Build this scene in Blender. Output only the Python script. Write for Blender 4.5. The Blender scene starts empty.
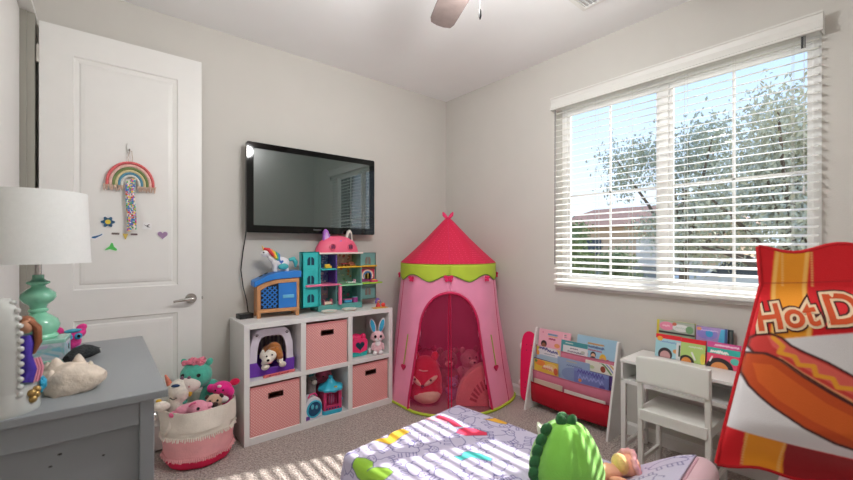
import bpy, bmesh, math, random
import numpy as np
from mathutils import Vector, Matrix, Euler

S = bpy.context.scene
COL = S.collection
PI = math.pi
R = math.radians
rnd = random.Random(7)

# ------------------------------------------------------------------ materials
def lin(c):
    o = []
    for x in c[:3]:
        x = x / 255.0
        o.append(x / 12.92 if x <= .04045 else ((x + .055) / 1.055) ** 2.4)
    return o

MATS = {}
def mat(name, rgb, rough=.55, var=.06, vs=12., bump=0., bs=60., metal=0., spec=.5, coat=0., sheen=0., ior=None):
    """Principled material with a procedural colour variation and bump."""
    if name in MATS:
        return MATS[name]
    m = bpy.data.materials.new(name); m.use_nodes = True
    nt = m.node_tree; N = nt.nodes; L = nt.links
    b = N['Principled BSDF']
    tc = N.new('ShaderNodeTexCoord')
    if rgb is not None:
        no = N.new('ShaderNodeTexNoise'); no.inputs['Scale'].default_value = vs; no.inputs['Detail'].default_value = 3
        L.new(tc.outputs['Object'], no.inputs['Vector'])
        cr = N.new('ShaderNodeValToRGB')
        c = lin(rgb)
        cr.color_ramp.elements[0].position = .3; cr.color_ramp.elements[1].position = .7
        cr.color_ramp.elements[0].color = [max(0, x * (1 - var)) for x in c] + [1]
        cr.color_ramp.elements[1].color = [min(1, x * (1 + var)) for x in c] + [1]
        L.new(no.outputs['Fac'], cr.inputs['Fac']); L.new(cr.outputs['Color'], b.inputs['Base Color'])
    else:
        at = N.new('ShaderNodeAttribute'); at.attribute_name = 'Col'
        L.new(at.outputs['Color'], b.inputs['Base Color'])
    b.inputs['Roughness'].default_value = rough
    b.inputs['Metallic'].default_value = metal
    b.inputs['Specular IOR Level'].default_value = spec
    if coat: b.inputs['Coat Weight'].default_value = coat; b.inputs['Coat Roughness'].default_value = .08
    if sheen: b.inputs['Sheen Weight'].default_value = sheen; b.inputs['Sheen Roughness'].default_value = .5
    if ior: b.inputs['IOR'].default_value = ior
    if bump:
        n2 = N.new('ShaderNodeTexNoise'); n2.inputs['Scale'].default_value = bs; n2.inputs['Detail'].default_value = 4
        L.new(tc.outputs['Object'], n2.inputs['Vector'])
        bm = N.new('ShaderNodeBump'); bm.inputs['Strength'].default_value = bump; bm.inputs['Distance'].default_value = .01
        L.new(n2.outputs['Fac'], bm.inputs['Height']); L.new(bm.outputs['Normal'], b.inputs['Normal'])
    MATS[name] = m
    return m

def dotmat(name, base, dot, scale, size, rough=.8, rot=45):
    """Fabric with a regular printed dot pattern."""
    if name in MATS: return MATS[name]
    m = mat(name, base, rough)
    nt = m.node_tree; N = nt.nodes; L = nt.links; b = N['Principled BSDF']
    tc = N.new('ShaderNodeTexCoord'); mp = N.new('ShaderNodeMapping')
    mp.inputs['Rotation'].default_value = (0, R(rot), 0)
    vo = N.new('ShaderNodeTexVoronoi'); vo.inputs['Scale'].default_value = scale; vo.inputs['Randomness'].default_value = 0
    L.new(tc.outputs['Object'], mp.inputs['Vector']); L.new(mp.outputs['Vector'], vo.inputs['Vector'])
    cr = N.new('ShaderNodeValToRGB')
    cr.color_ramp.elements[0].position = size; cr.color_ramp.elements[0].color = lin(dot) + [1]
    cr.color_ramp.elements[1].position = size + .08; cr.color_ramp.elements[1].color = lin(base) + [1]
    L.new(vo.outputs['Distance'], cr.inputs['Fac']); L.new(cr.outputs['Color'], b.inputs['Base Color'])
    return m

def sheer(name, rgb, alpha):
    """Thin see-through net: a mix of transparent and diffuse."""
    if name in MATS: return MATS[name]
    m = bpy.data.materials.new(name); m.use_nodes = True
    nt = m.node_tree; N = nt.nodes; L = nt.links
    b = N['Principled BSDF']; b.inputs['Base Color'].default_value = lin(rgb) + [1]; b.inputs['Roughness'].default_value = .8
    t = N.new('ShaderNodeBsdfTransparent'); mx = N.new('ShaderNodeMixShader')
    tc = N.new('ShaderNodeTexCoord'); no = N.new('ShaderNodeTexNoise'); no.inputs['Scale'].default_value = 300
    L.new(tc.outputs['Object'], no.inputs['Vector'])
    mr = N.new('ShaderNodeMapRange'); mr.inputs['To Min'].default_value = alpha - .08; mr.inputs['To Max'].default_value = alpha + .08
    L.new(no.outputs['Fac'], mr.inputs['Value']); L.new(mr.outputs['Result'], mx.inputs['Fac'])
    L.new(t.outputs['BSDF'], mx.inputs[1]); L.new(b.outputs['BSDF'], mx.inputs[2])
    L.new(mx.outputs['Shader'], N['Material Output'].inputs['Surface'])
    MATS[name] = m
    return m

def glassmat(name, tint=(255, 255, 255), gloss=.06):
    if name in MATS: return MATS[name]
    m = bpy.data.materials.new(name); m.use_nodes = True
    nt = m.node_tree; N = nt.nodes; L = nt.links
    N.remove(N['Principled BSDF'])
    t = N.new('ShaderNodeBsdfTransparent'); t.inputs['Color'].default_value = lin(tint) + [1]
    g = N.new('ShaderNodeBsdfGlossy'); g.inputs['Roughness'].default_value = .02
    fr = N.new('ShaderNodeFresnel'); fr.inputs['IOR'].default_value = 1.14
    mx = N.new('ShaderNodeMixShader')
    L.new(fr.outputs['Fac'], mx.inputs['Fac']); L.new(t.outputs['BSDF'], mx.inputs[1]); L.new(g.outputs['BSDF'], mx.inputs[2])
    L.new(mx.outputs['Shader'], N['Material Output'].inputs['Surface'])
    MATS[name] = m
    return m

# ------------------------------------------------------------------ mesh builder
PL = {'xz': lambda a, b, t: (a, t, b), 'yz': lambda a, b, t: (t, a, b), 'xy': lambda a, b, t: (a, b, t)}
class MB:
    def __init__(s): s.v = []; s.f = []
    def add(s, v, f):
        o = len(s.v); s.v += [tuple(p) for p in v]; s.f += [tuple(i + o for i in q) for q in f]; return s
    def box(s, x0, x1, y0, y1, z0, z1, M=None):
        v = [(x, y, z) for x in (x0, x1) for y in (y0, y1) for z in (z0, z1)]
        if M is not None: v = [tuple(M @ Vector(p)) for p in v]
        return s.add(v, [(0, 1, 3, 2), (4, 6, 7, 5), (0, 4, 5, 1), (2, 3, 7, 6), (0, 2, 6, 4), (1, 5, 7, 3)])
    def bar(s, a, b, w, d, up=(0, 0, 1)):
        """square bar from a to b"""
        a = Vector(a); b = Vector(b); z = (b - a).normalized(); u = Vector(up)
        if abs(z.dot(u)) > .95: u = Vector((0, 1, 0))
        x = u.cross(z).normalized(); y = z.cross(x)
        v = [p + x * i * w / 2 + y * j * d / 2 for p in (a, b) for i, j in ((-1, -1), (1, -1), (1, 1), (-1, 1))]
        return s.add(v, [(0, 3, 2, 1), (4, 5, 6, 7)] + [(i, (i + 1) % 4, 4 + (i + 1) % 4, 4 + i) for i in range(4)])
    def tube(s, pts, r, n=8, closed=False):
        pts = [Vector(p) for p in pts]; k = len(pts)
        rs = r if isinstance(r, (list, tuple)) else [r] * k
        rings = []; prev = None
        for i, p in enumerate(pts):
            d = (pts[(i + 1) % k] - pts[i - 1]) if closed else (pts[min(i + 1, k - 1)] - pts[max(i - 1, 0)])
            d.normalize()
            if prev is None:
                u = Vector((0, 0, 1)) if abs(d.z) < .9 else Vector((1, 0, 0)); x = u.cross(d).normalized()
            else:
                x = (prev - d * prev.dot(d)).normalized()
            prev = x; y = d.cross(x)
            rings.append([p + (x * math.cos(2 * PI * j / n) + y * math.sin(2 * PI * j / n)) * rs[i] for j in range(n)])
        v = [q for g in rings for q in g]; f = []
        m = k if closed else k - 1
        for i in range(m):
            a = i * n; b = ((i + 1) % k) * n
            for j in range(n): f.append((a + j, a + (j + 1) % n, b + (j + 1) % n, b + j))
        if not closed: f += [tuple(range(n))[::-1], tuple((k - 1) * n + j for j in range(n))]
        return s.add(v, f)
    def lathe(s, prof, c=(0, 0, 0), n=24, a0=0., a1=2 * PI, rf=None):
        full = abs(a1 - a0 - 2 * PI) < 1e-6
        m = n if full else n + 1; v = []; f = []
        for (r, z) in prof:
            for j in range(m):
                a = a0 + (a1 - a0) * j / n
                q = r * (rf(a, z) if rf else 1)
                v.append((c[0] + q * math.cos(a), c[1] + q * math.sin(a), c[2] + z))
        k = len(prof)
        for i in range(k - 1):
            for j in range(n):
                j2 = (j + 1) % m
                f.append((i * m + j, i * m + j2, (i + 1) * m + j2, (i + 1) * m + j))
        if full:
            if prof[0][0] > 1e-5: f.append(tuple(range(m))[::-1])
            if prof[-1][0] > 1e-5: f.append(tuple((k - 1) * m + j for j in range(m)))
        return s.add(v, f)
    def ell(s, c, r, n=16, m=10, M=None):
        if not isinstance(r, (tuple, list)): r = (r, r, r)
        v = [(0, 0, -1)]; f = []
        for i in range(1, m):
            t = -PI / 2 + PI * i / m
            for j in range(n): v.append((math.cos(t) * math.cos(2 * PI * j / n), math.cos(t) * math.sin(2 * PI * j / n), math.sin(t)))
        v.append((0, 0, 1))
        for j in range(n): f.append((0, 1 + (j + 1) % n, 1 + j))
        for i in range(m - 2):
            for j in range(n):
                a = 1 + i * n; b = a + n
                f.append((a + j, a + (j + 1) % n, b + (j + 1) % n, b + j))
        a = 1 + (m - 2) * n
        for j in range(n): f.append((a + j, a + (j + 1) % n, len(v) - 1))
        w = []
        for p in v:
            q = Vector((p[0] * r[0], p[1] * r[1], p[2] * r[2]))
            if M is not None: q = M @ q
            w.append(tuple(q + Vector(c)))
        return s.add(w, f)
    def prism(s, poly, t0, t1, plane='xz'):
        g = PL[plane]; n = len(poly)
        v = [g(a, b, t0) for a, b in poly] + [g(a, b, t1) for a, b in poly]
        return s.add(v, [tuple(range(n))[::-1], tuple(range(n, 2 * n))] + [(i, (i + 1) % n, n + (i + 1) % n, n + i) for i in range(n)])
    def ring(s, outer, inner, t0, t1, plane='xz'):
        g = PL[plane]; n = len(outer)
        v = [g(a, b, t) for t in (t0, t1) for pl in (outer, inner) for a, b in pl]; f = []
        for i in range(n):
            j = (i + 1) % n
            f += [(i, j, n + j, n + i), (2 * n + i, 3 * n + i, 3 * n + j, 2 * n + j), (i, 2 * n + i, 2 * n + j, j), (n + i, n + j, 3 * n + j, 3 * n + i)]
        return s.add(v, f)
    def strip(s, outer, inner, t0, t1, plane='xz'):
        """open band between two polylines, extruded"""
        g = PL[plane]; n = len(outer)
        v = [g(a, b, t) for t in (t0, t1) for pl in (outer, inner) for a, b in pl]; f = []
        for i in range(n - 1):
            j = i + 1
            f += [(i, j, n + j, n + i), (2 * n + i, 3 * n + i, 3 * n + j, 2 * n + j), (i, 2 * n + i, 2 * n + j, j), (n + i, n + j, 3 * n + j, 3 * n + i)]
        for i in (0, n - 1): f.append((i, n + i, 3 * n + i, 2 * n + i))
        return s.add(v, f)
    def grid(s, nx, ny, fn, skip=None):
        v = [fn(i / nx, j / ny) for j in range(ny + 1) for i in range(nx + 1)]
        f = [(j * (nx + 1) + i, j * (nx + 1) + i + 1, (j + 1) * (nx + 1) + i + 1, (j + 1) * (nx + 1) + i)
             for j in range(ny) for i in range(nx) if not (skip and skip((i + .5) / nx, (j + .5) / ny))]
        return s.add(v, f)
    def loft(s, rings, cap=True):
        n = len(rings[0]); v = [q for g in rings for q in g]; f = []
        for i in range(len(rings) - 1):
            for j in range(n): f.append((i * n + j, i * n + (j + 1) % n, (i + 1) * n + (j + 1) % n, (i + 1) * n + j))
        if cap: f += [tuple(range(n))[::-1], tuple((len(rings) - 1) * n + j for j in range(n))]
        return s.add(v, f)
    def build(s, name, m=None, parent=None, bevel=0., smooth=False, sub=0, remesh=0., solid=0., fix=True, seg=2, sm=0):
        me = bpy.data.meshes.new(name); me.from_pydata(s.v, [], s.f)
        if fix:
            bm = bmesh.new(); bm.from_mesh(me)
            bmesh.ops.recalc_face_normals(bm, faces=bm.faces[:]); bm.to_mesh(me); bm.free()
        o = bpy.data.objects.new(name, me); COL.objects.link(o)
        if m: me.materials.append(m)
        if parent: o.parent = parent
        if remesh:
            k = o.modifiers.new('r', 'REMESH'); k.mode = 'VOXEL'; k.voxel_size = remesh; k.use_smooth_shade = True
            k = o.modifiers.new('s', 'SMOOTH'); k.factor = .5; k.iterations = sm or 4
        if solid:
            k = o.modifiers.new('t', 'SOLIDIFY'); k.thickness = solid; k.offset = 0
        if bevel:
            k = o.modifiers.new('b', 'BEVEL'); k.width = bevel; k.segments = seg; k.limit_method = 'ANGLE'; k.angle_limit = R(40)
        if sub:
            k = o.modifiers.new('u', 'SUBSURF'); k.levels = sub; k.render_levels = sub
        if smooth or bevel or sub:
            me.polygons.foreach_set('use_smooth', [True] * len(me.polygons))
            if not sub: me.set_sharp_from_angle(angle=R(45))
        return o

def thing(name, label, cat, loc=(0, 0, 0), rz=0., group=None, rot=None):
    o = bpy.data.objects.new(name, None); COL.objects.link(o)
    o.empty_display_size = .05
    o.location = loc; o.rotation_euler = rot or (0, 0, rz)
    o['label'] = label; o['category'] = cat
    if group: o['group'] = group
    return o
def tag(o, label, cat, group=None, kind=None):
    o['label'] = label; o['category'] = cat
    if group: o['group'] = group
    if kind: o['kind'] = kind
    return o
def struct(o, label=None, cat=None):
    o['kind'] = 'structure'
    if label: o['label'] = label
    if cat: o['category'] = cat
    return o
def copy_tree(o, parent=None):
    c = o.copy(); COL.objects.link(c)
    if parent: c.parent = parent
    for ch in list(o.children): copy_tree(ch, c)
    return c

# ------------------------------------------------------------------ printed patterns (kept in a colour attribute)
def paint(U, V, base, shapes, aa):
    C = np.empty(U.shape + (3,)); C[:] = lin(base)
    for sh in shapes:
        k = sh[0]
        if k == 'e':
            _, cx, cy, rx, ry, col = sh[:6]; rot = sh[6] if len(sh) > 6 else 0
            c, s_ = math.cos(rot), math.sin(rot); x = (U - cx) * c + (V - cy) * s_; y = -(U - cx) * s_ + (V - cy) * c
            d = (np.hypot(x / rx, y / ry) - 1) * min(rx, ry)
        elif k == 'r':
            _, x0, y0, x1, y1, col = sh
            d = np.maximum(np.abs(U - (x0 + x1) / 2) - abs(x1 - x0) / 2, np.abs(V - (y0 + y1) / 2) - abs(y1 - y0) / 2)
        else:
            pts = sh[1]; closed = k == 'p'
            w = 0 if closed else sh[2]; col = sh[2] if closed else sh[3]
            d2 = np.full(U.shape, 1e9); ins = np.zeros(U.shape, bool)
            P = list(pts) + ([pts[0]] if closed else [])
            for (ax, ay), (bx, by) in zip(P[:-1], P[1:]):
                ex, ey = bx - ax, by - ay; l2 = ex * ex + ey * ey + 1e-12
                t = np.clip(((U - ax) * ex + (V - ay) * ey) / l2, 0, 1)
                d2 = np.minimum(d2, (U - ax - t * ex) ** 2 + (V - ay - t * ey) ** 2)
                if closed and abs(ey) > 1e-12:
                    hit = ((ay > V) != (by > V)) & (U < ex * (V - ay) / ey + ax); ins ^= hit
            d = np.sqrt(d2)
            if closed: d = np.where(ins, -d, d)
            else: d = d - w / 2
        a = np.clip(.5 - d / aa, 0, 1)[..., None]
        C = C * (1 - a) + np.array(lin(col)) * a
    return C

PAINT = mat('printed paper', None, .45)
PAINTF = mat('printed fabric', None, .85, bump=.15, bs=350, sheen=.2)
def painted(name, u0, u1, v0, v1, res, base, shapes, fn, m=None, parent=None, smooth=True, solid=0.):
    nx = max(2, int(round((u1 - u0) / res))); ny = max(2, int(round((v1 - v0) / res)))
    us = np.linspace(u0, u1, nx + 1); vs = np.linspace(v0, v1, ny + 1)
    U, V = np.meshgrid(us, vs)
    C = paint(U, V, base, shapes, res * 1.2)
    b = MB()
    b.v = [fn(u, v) for u, v in zip(U.ravel().tolist(), V.ravel().tolist())]
    b.f = [(j * (nx + 1) + i, j * (nx + 1) + i + 1, (j + 1) * (nx + 1) + i + 1, (j + 1) * (nx + 1) + i) for j in range(ny) for i in range(nx)]
    o = b.build(name, m or PAINT, parent, smooth=False, fix=False, solid=solid)
    me = o.data
    if smooth: me.polygons.foreach_set('use_smooth', [True] * len(me.polygons))
    at = me.color_attributes.new('Col', 'FLOAT_COLOR', 'POINT')
    at.data.foreach_set('color', np.concatenate([C.reshape(-1, 3), np.ones((C.shape[0] * C.shape[1], 1))], 1).astype(np.float32).ravel())
    return o
def arc(cx, cy, rx, ry, a0, a1, n=14, rot=0):
    o = []
    for i in range(n + 1):
        a = R(a0 + (a1 - a0) * i / n); x = rx * math.cos(a); y = ry * math.sin(a)
        o.append((cx + x * math.cos(rot) - y * math.sin(rot), cy + x * math.sin(rot) + y * math.cos(rot)))
    return o
def rrect(x0, y0, x1, y1, r, n=4):
    p = []
    for cx, cy, a in ((x1 - r, y1 - r, 0), (x0 + r, y1 - r, 90), (x0 + r, y0 + r, 180), (x1 - r, y0 + r, 270)):
        p += arc(cx, cy, r, r, a, a + 90, n)
    return p
def heart(cx, cy, s, n=24):
    return [(cx + s * .0625 * 16 * math.sin(t) ** 3, cy + s * .0625 * (13 * math.cos(t) - 5 * math.cos(2 * t) - 2 * math.cos(3 * t) - math.cos(4 * t))) for t in [2 * PI * i / n for i in range(n)]]
# ------------------------------------------------------------------ shared materials
WALL = mat('wall paint', (207, 204, 198), .85, .015, 3, .12, 180, spec=.2)
CEIL = mat('ceiling paint', (244, 245, 245), .9, .01, 3, .1, 150, spec=.1)
WHITE = mat('white gloss paint', (232, 231, 228), .4, .01)
TRIM = mat('trim paint', (226, 225, 222), .45, .01)
LAMI = mat('white laminate', (230, 229, 227), .4, .01)
BLACK = mat('black plastic', (14, 14, 15), .3, .05)
GLOSSB = mat('glossy black', (7, 8, 8), .05, .02, spec=.3)
CHROME = mat('satin nickel', (190, 188, 184), .22, .03, metal=1)
DARK = mat('dark grey', (45, 45, 47), .5)

# carpet: speckled cut pile
cm = mat('carpet', (165, 151, 143), .95, .05, 8, spec=.1, sheen=.3)
nt = cm.node_tree; N = nt.nodes; L = nt.links
tc = N.new('ShaderNodeTexCoord')
a_ = N.new('ShaderNodeTexNoise'); a_.inputs['Scale'].default_value = 95; a_.inputs['Detail'].default_value = 2
b_ = N.new('ShaderNodeTexVoronoi'); b_.inputs['Scale'].default_value = 110
L.new(tc.outputs['Object'], a_.inputs['Vector']); L.new(tc.outputs['Object'], b_.inputs['Vector'])
mx_ = N.new('ShaderNodeMath'); mx_.operation = 'ADD'; L.new(a_.outputs['Fac'], mx_.inputs[0])
ml_ = N.new('ShaderNodeMath'); ml_.operation = 'MULTIPLY'; ml_.inputs[1].default_value = .35; L.new(b_.outputs['Distance'], ml_.inputs[0]); L.new(ml_.outputs[0], mx_.inputs[1])
cr = N.new('ShaderNodeValToRGB'); cr.color_ramp.elements[0].position = .42; cr.color_ramp.elements[1].position = .9
cr.color_ramp.elements[0].color = lin((124, 110, 104)) + [1]; cr.color_ramp.elements[1].color = lin((205, 192, 184)) + [1]
L.new(mx_.outputs[0], cr.inputs['Fac']); L.new(cr.outputs['Color'], N['Principled BSDF'].inputs['Base Color'])
bp = N.new('ShaderNodeBump'); bp.inputs['Strength'].default_value = .9; bp.inputs['Distance'].default_value = .012
L.new(mx_.outputs[0], bp.inputs['Height']); L.new(bp.outputs['Normal'], N['Principled BSDF'].inputs['Normal'])

# ------------------------------------------------------------------ room shell
XL, XR, YB, YF, H = -3.06, .015, 0., -3.42, 2.735
struct(MB().box(XL - .12, XR, YF, YB, -.06, 0).build('floor', cm))
struct(MB().box(XL - .12, XR + .15, YF - .1, YB + .12, H, H + .1).build('ceiling', CEIL))
struct(MB().box(XL - .12, XR + .15, YB, YB + .12, -.06, H).build('wall_back', WALL))
struct(MB().box(XL - .12, XR + .15, YF - .12, YF, -.06, H).build('wall_front', WALL))
struct(MB().box(XL - .12, XL, YF, YB, -.06, H).build('wall_left', WALL))
W0, W1, Z0, Z1 = -2.738, -1.275, .955, 2.34     # window opening
b = MB().box(XR, XR + .15, YF, W0, -.06, H).box(XR, XR + .15, W1, YB, -.06, H).box(XR, XR + .15, W0, W1, -.06, Z0).box(XR, XR + .15, W0, W1, Z1, H)
struct(b.build('wall_right', WALL))
def base_prof(): return [(0, 0), (.014, 0), (.014, .068), (.009, .078), (.006, .085), (0, .085)]
struct(MB().prism([(-a, z) for a, z in base_prof()], -2.19, XR - .0, 'yz').build('baseboard_back', TRIM))
struct(MB().prism([(XR - a, z) for a, z in base_prof()], YF, -.014, 'xz').build('baseboard_right', TRIM))
struct(MB().prism([(XL + a, z) for a, z in base_prof()], YF, -1.0, 'xz').build('baseboard_left', TRIM))
# closet doorway on the left wall, next to the open door
cp = [(XL, 0), (XL + .075, 0), (XL + .078, .012), (XL + .062, .022), (XL + .066, .050), (XL + .050, .075), (XL + .030, .085), (XL, .085)]
struct(MB().prism([(x, 2.478 + z) for x, z in cp], -1.02, -.001, 'xz').build('trim_1', TRIM))
struct(MB().box(XL, XL + .03, -1.0, -.93, 0, 2.478).build('trim_2', TRIM, bevel=.003))
struct(MB().box(XL, XL + .075, -.10, -.001, 0, 2.478).box(XL + .02, XL + .045, -.112, -.10, 0, 2.478).build('trim_3', mat('shaded jamb', (158, 156, 146), .5, .01)))  # darker than the other trim: shade at the gap is put into the colour
d2 = MB().box(XL, XL + .022, -.925, -.128, .008, 2.47).build('door_2', WHITE, bevel=.002); struct(d2, 'flat white closet door on the left wall', 'door')

# ------------------------------------------------------------------ open door
door = bpy.data.objects.new('door_1', None); COL.objects.link(door); door.location = (-2.97, -.09, 0); struct(door, 'white two panel door standing open against the back wall', 'door')
DW, DH = .758, 2.452
b = MB().box(0, DW, .012, .037, .012, DH)
def fr(z0, z1): return (.134, .627, z0, z1)
pans = [fr(.16, .845), fr(1.015, 2.305)]
# stiles and rails around the recessed panels
b.box(0, .134, 0, .0125, .012, DH).box(.627, DW, 0, .0125, .012, DH)
b.box(.134, .627, 0, .0125, .012, .16).box(.134, .627, 0, .0125, .845, 1.015).box(.134, .627, 0, .0125, 2.305, DH)
for x0, x1, z0, z1 in pans:
    pr = [(0, 0), (.006, .0085), (.026, .0115), (.034, .006), (.05, .004)]
    for (d0, y0), (d1, y1) in zip(pr[:-1], pr[1:]):
        o = [(x0 + d0, y0, z0 + d0), (x1 - d0, y0, z0 + d0), (x1 - d0, y0, z1 - d0), (x0 + d0, y0, z1 - d0)]
        i = [(x0 + d1, y1, z0 + d1), (x1 - d1, y1, z0 + d1), (x1 - d1, y1, z1 - d1), (x0 + d1, y1, z1 - d1)]
        b.add(o + i, [(k, (k + 1) % 4, 4 + (k + 1) % 4, 4 + k) for k in range(4)])
    b.box(x0 + .05, x1 - .05, .004, .012, z0 + .05, z1 - .05)
b.build('door_panel', WHITE, door, fix=True)
b = MB().tube([(.697, -.0, .925), (.697, -.012, .925)], [.033, .031], 24).tube([(.697, -.01, .925), (.697, -.05, .925)], .011, 16)
b.build('handle_rosette', CHROME, door, smooth=True)
MB().tube([(.705, -.05, .925), (.68, -.052, .925), (.64, -.05, .922), (.597, -.046, .916)], [.0115, .0105, .009, .007], 12).build('handle_lever', CHROME, door, smooth=True)
MB().box(DW, DW + .009, .008, .022, .915, .932).build('latch', CHROME, door)
for z in (.25, 1.2, 2.23):
    MB().tube([(-.005, -.004, z), (-.005, -.004, z + .09)], .007, 10).build('hinge', mat('painted hinge', (190, 186, 178), .4, .02), door, smooth=True)

# ------------------------------------------------------------------ window and what it holds
win = bpy.data.objects.new('window_1', None); COL.objects.link(win); struct(win, 'white two pane slider window with white grid bars', 'window')
VIN = mat('white vinyl', (236, 236, 236), .35, .01)
xf0, xf1 = XR + .075, XR + .125
YM = -2.004
b = MB().ring([(W0, Z0), (W1, Z0), (W1, Z1), (W0, Z1)], [(W0 + .04, Z0 + .05), (W1 - .04, Z0 + .05), (W1 - .04, Z1 - .04), (W0 + .04, Z1 - .04)], xf0, xf1, 'yz')
b.build('frame', VIN, win, bevel=.003)
MB().box(xf0 - .004, xf1, YM - .028, YM + .028, Z0 + .05, Z1 - .04).build('mullion', VIN, win, bevel=.003)
for y0, y1 in ((W0 + .04, YM - .028), (YM + .028, W1 - .04)):
    s_ = .022
    MB().ring([(y0, Z0 + .05), (y1, Z0 + .05), (y1, Z1 - .04), (y0, Z1 - .04)], [(y0 + s_, Z0 + .05 + s_), (y1 - s_, Z0 + .05 + s_), (y1 - s_, Z1 - .04 - s_), (y0 + s_, Z1 - .04 - s_)], xf0 + .012, xf1 - .012, 'yz').build('sash', VIN, win, bevel=.002)
    ym = (y0 + y1) / 2; zm = (Z0 + Z1) / 2
    MB().box(xf0 + .02, xf0 + .032, ym - .006, ym + .006, Z0 + .07, Z1 - .06).box(xf0 + .02, xf0 + .032, y0 + s_, y1 - s_, zm - .006, zm + .006).build('muntin', VIN, win)
    MB().box(xf0 + .024, xf0 + .028, y0 + s_, y1 - s_, Z0 + .07, Z1 - .06).build('pane', glassmat('window glass'), win)
struct(MB().box(XR - .012, XR + .075, W0, W1, Z0 - .02, Z0 + .001).build('trim_4', TRIM, bevel=.003))

# horizontal blind
bl = thing('window_blind', 'white horizontal slat blind lowered over the window, slats tilted open', 'blind', (XR, 0, 0))
SL = mat('blind slat', (238, 237, 233), .4, .01)
pr = [(-.088, 2.292), (-.088, 2.302), (-.080, 2.310), (-.074, 2.345), (-.080, 2.372), (-.086, 2.376), (-.086, 2.385), (-.066, 2.385), (-.060, 2.345), (-.068, 2.292)]
MB().prism(pr, W0 - .012, W1 + .004, 'xz').build('valance', mat('shaded valance', (220, 219, 214), .45, .01), bl)  # slat white toned down, the valance's shade is in its colour
MB().box(-.066, -.002, W0 - .012, W0 - .006, 2.292, 2.385).box(-.066, -.002, W1 - .002, W1 + .004, 2.292, 2.385).box(-.058, -.004, W0 + .002, W1 - .008, 2.30, 2.345).build('head_rail', SL, bl)
TILT = R(13.5); xs = -.034; PITCH = .0436; nsl = 30
slat = None
for i in range(nsl):
    z = 1.008 + i * PITCH
    if slat is None:
        pts = []
        for t in (-1, -.5, 0, .5, 1):
            pts.append((t * .025, .0022 * (1 - t * t)))
        po = [(x * math.cos(TILT) - zz * math.sin(TILT), x * math.sin(TILT) + zz * math.cos(TILT)) for x, zz in pts]
        pi_ = [(x, zz - .0026) for x, zz in po]
        slat = MB().strip(po, pi_, W0 + .006, W1 - .010, 'xz').build('slat', SL, bl, smooth=True)
        o = slat
    else:
        o = slat.copy(); COL.objects.link(o)
    o.location = (xs, 0, z)
MB().box(xs - .026, xs + .026, W0 + .006, W1 - .010, .962, .984).build('bottom_rail', SL, bl, bevel=.004)
CORD = mat('blind cord', (225, 224, 220), .8, .02)
for y in (W0 + .10, W0 + .34, YM - .16, YM + .16, W1 - .34, W1 - .10):
    b = MB()
    for dx in (-.026, .026): b.tube([(xs + dx, y, .985), (xs + dx, y, 2.30)], .0011, 5)
    b.build('ladder_cord', CORD, bl)
MB().tube([(xs - .034, W1 - .028, 2.30), (xs - .036, W1 - .028, 1.30), (xs - .036, W1 - .028, 1.12)], [.004, .004, .005], 8).build('tilt_wand', mat('smoked wand', (120, 120, 118), .2, .02), bl, smooth=True)
b = MB().tube([(xs - .034, W0 + .055, 2.30), (xs - .036, W0 + .055, 1.55)], .0014, 5)
b.lathe([(.003, 0), (.007, .008), (.005, .035), (.002, .04)], (xs - .036, W0 + .055, 1.515), 10)
b.build('lift_cord', CORD, bl)
MB().box(xs - .035, xs - .028, W0 + .05, W0 + .066, 2.235, 2.295).build('cord_lock', DARK, bl)

# ------------------------------------------------------------------ ceiling fan and vent
HX, HY = -1.595, -2.0
fan = thing('ceiling_fan', 'white ceiling fan with pale wooden blades and a hanging pull chain', 'ceiling fan', (HX, HY, H))
MB().lathe([(.0, 0), (.07, 0), (.065, -.03), (.03, -.05), (.0, -.05)], n=24).build('canopy', WHITE, fan, smooth=True)
MB().tube([(0, 0, -.04), (0, 0, -.17)], .013, 12).build('downrod', WHITE, fan, smooth=True)
MB().lathe([(0, -.15), (.06, -.16), (.10, -.20), (.11, -.26), (.10, -.30), (.06, -.33), (.0, -.335)], n=28).build('motor_housing', WHITE, fan, smooth=True)
BL = mat('pale wood blade', (112, 100, 96), .45, .12, 25)
blade = None
for k in range(5):
    az = R(25.8 + 72 * k)
    if blade is None:
        ol = [(.16, -.055), (.30, -.073), (.62, -.066), (.655, -.055), (.668, -.02), (.668, .02), (.655, .055), (.62, .066), (.30, .073), (.16, .055)]
        bm_ = MB(); M = Euler((R(11), 0, 0)).to_matrix()
        n = len(ol); v = [tuple(M @ Vector((x, y, z))) for z in (-.004, .004) for x, y in ol]
        bm_.add(v, [tuple(range(n))[::-1], tuple(range(n, 2 * n))] + [(i, (i + 1) % n, n + (i + 1) % n, n + i) for i in range(n)])
        blade = bm_.build('blade', BL, fan, bevel=.002); o = blade
        iron = MB().bar((.09, 0, .012), (.22, 0, .012), .035, .006, (0, 0, 1)).build('blade_bracket', WHITE, fan); io = iron
    else:
        o = blade.copy(); COL.objects.link(o); io = iron.copy(); COL.objects.link(io)
    o.location = (0, 0, -.285); o.rotation_euler = (0, 0, PI / 2 - az)
    io.location = (0, 0, -.288); io.rotation_euler = (0, 0, PI / 2 - az)
GL = bpy.data.materials.new('added glow glass'); GL.use_nodes = True
n_ = GL.node_tree.nodes['Principled BSDF']; n_.inputs['Base Color'].default_value = (.9, .9, .88, 1)
n_.inputs['Emission Color'].default_value = (1, .95, .88, 1); n_.inputs['Emission Strength'].default_value = 2.0
ADDG = MB().lathe([(.095, 0), (.10, -.02), (.085, -.06), (.05, -.085), (0, -.092)], (0, 0, -.345), 28).build('added_glow_globe', GL, fan, smooth=True)  # unseen glowing globe added under the motor, goes with the fill lamps
px_, py_ = -.012, .03
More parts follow.
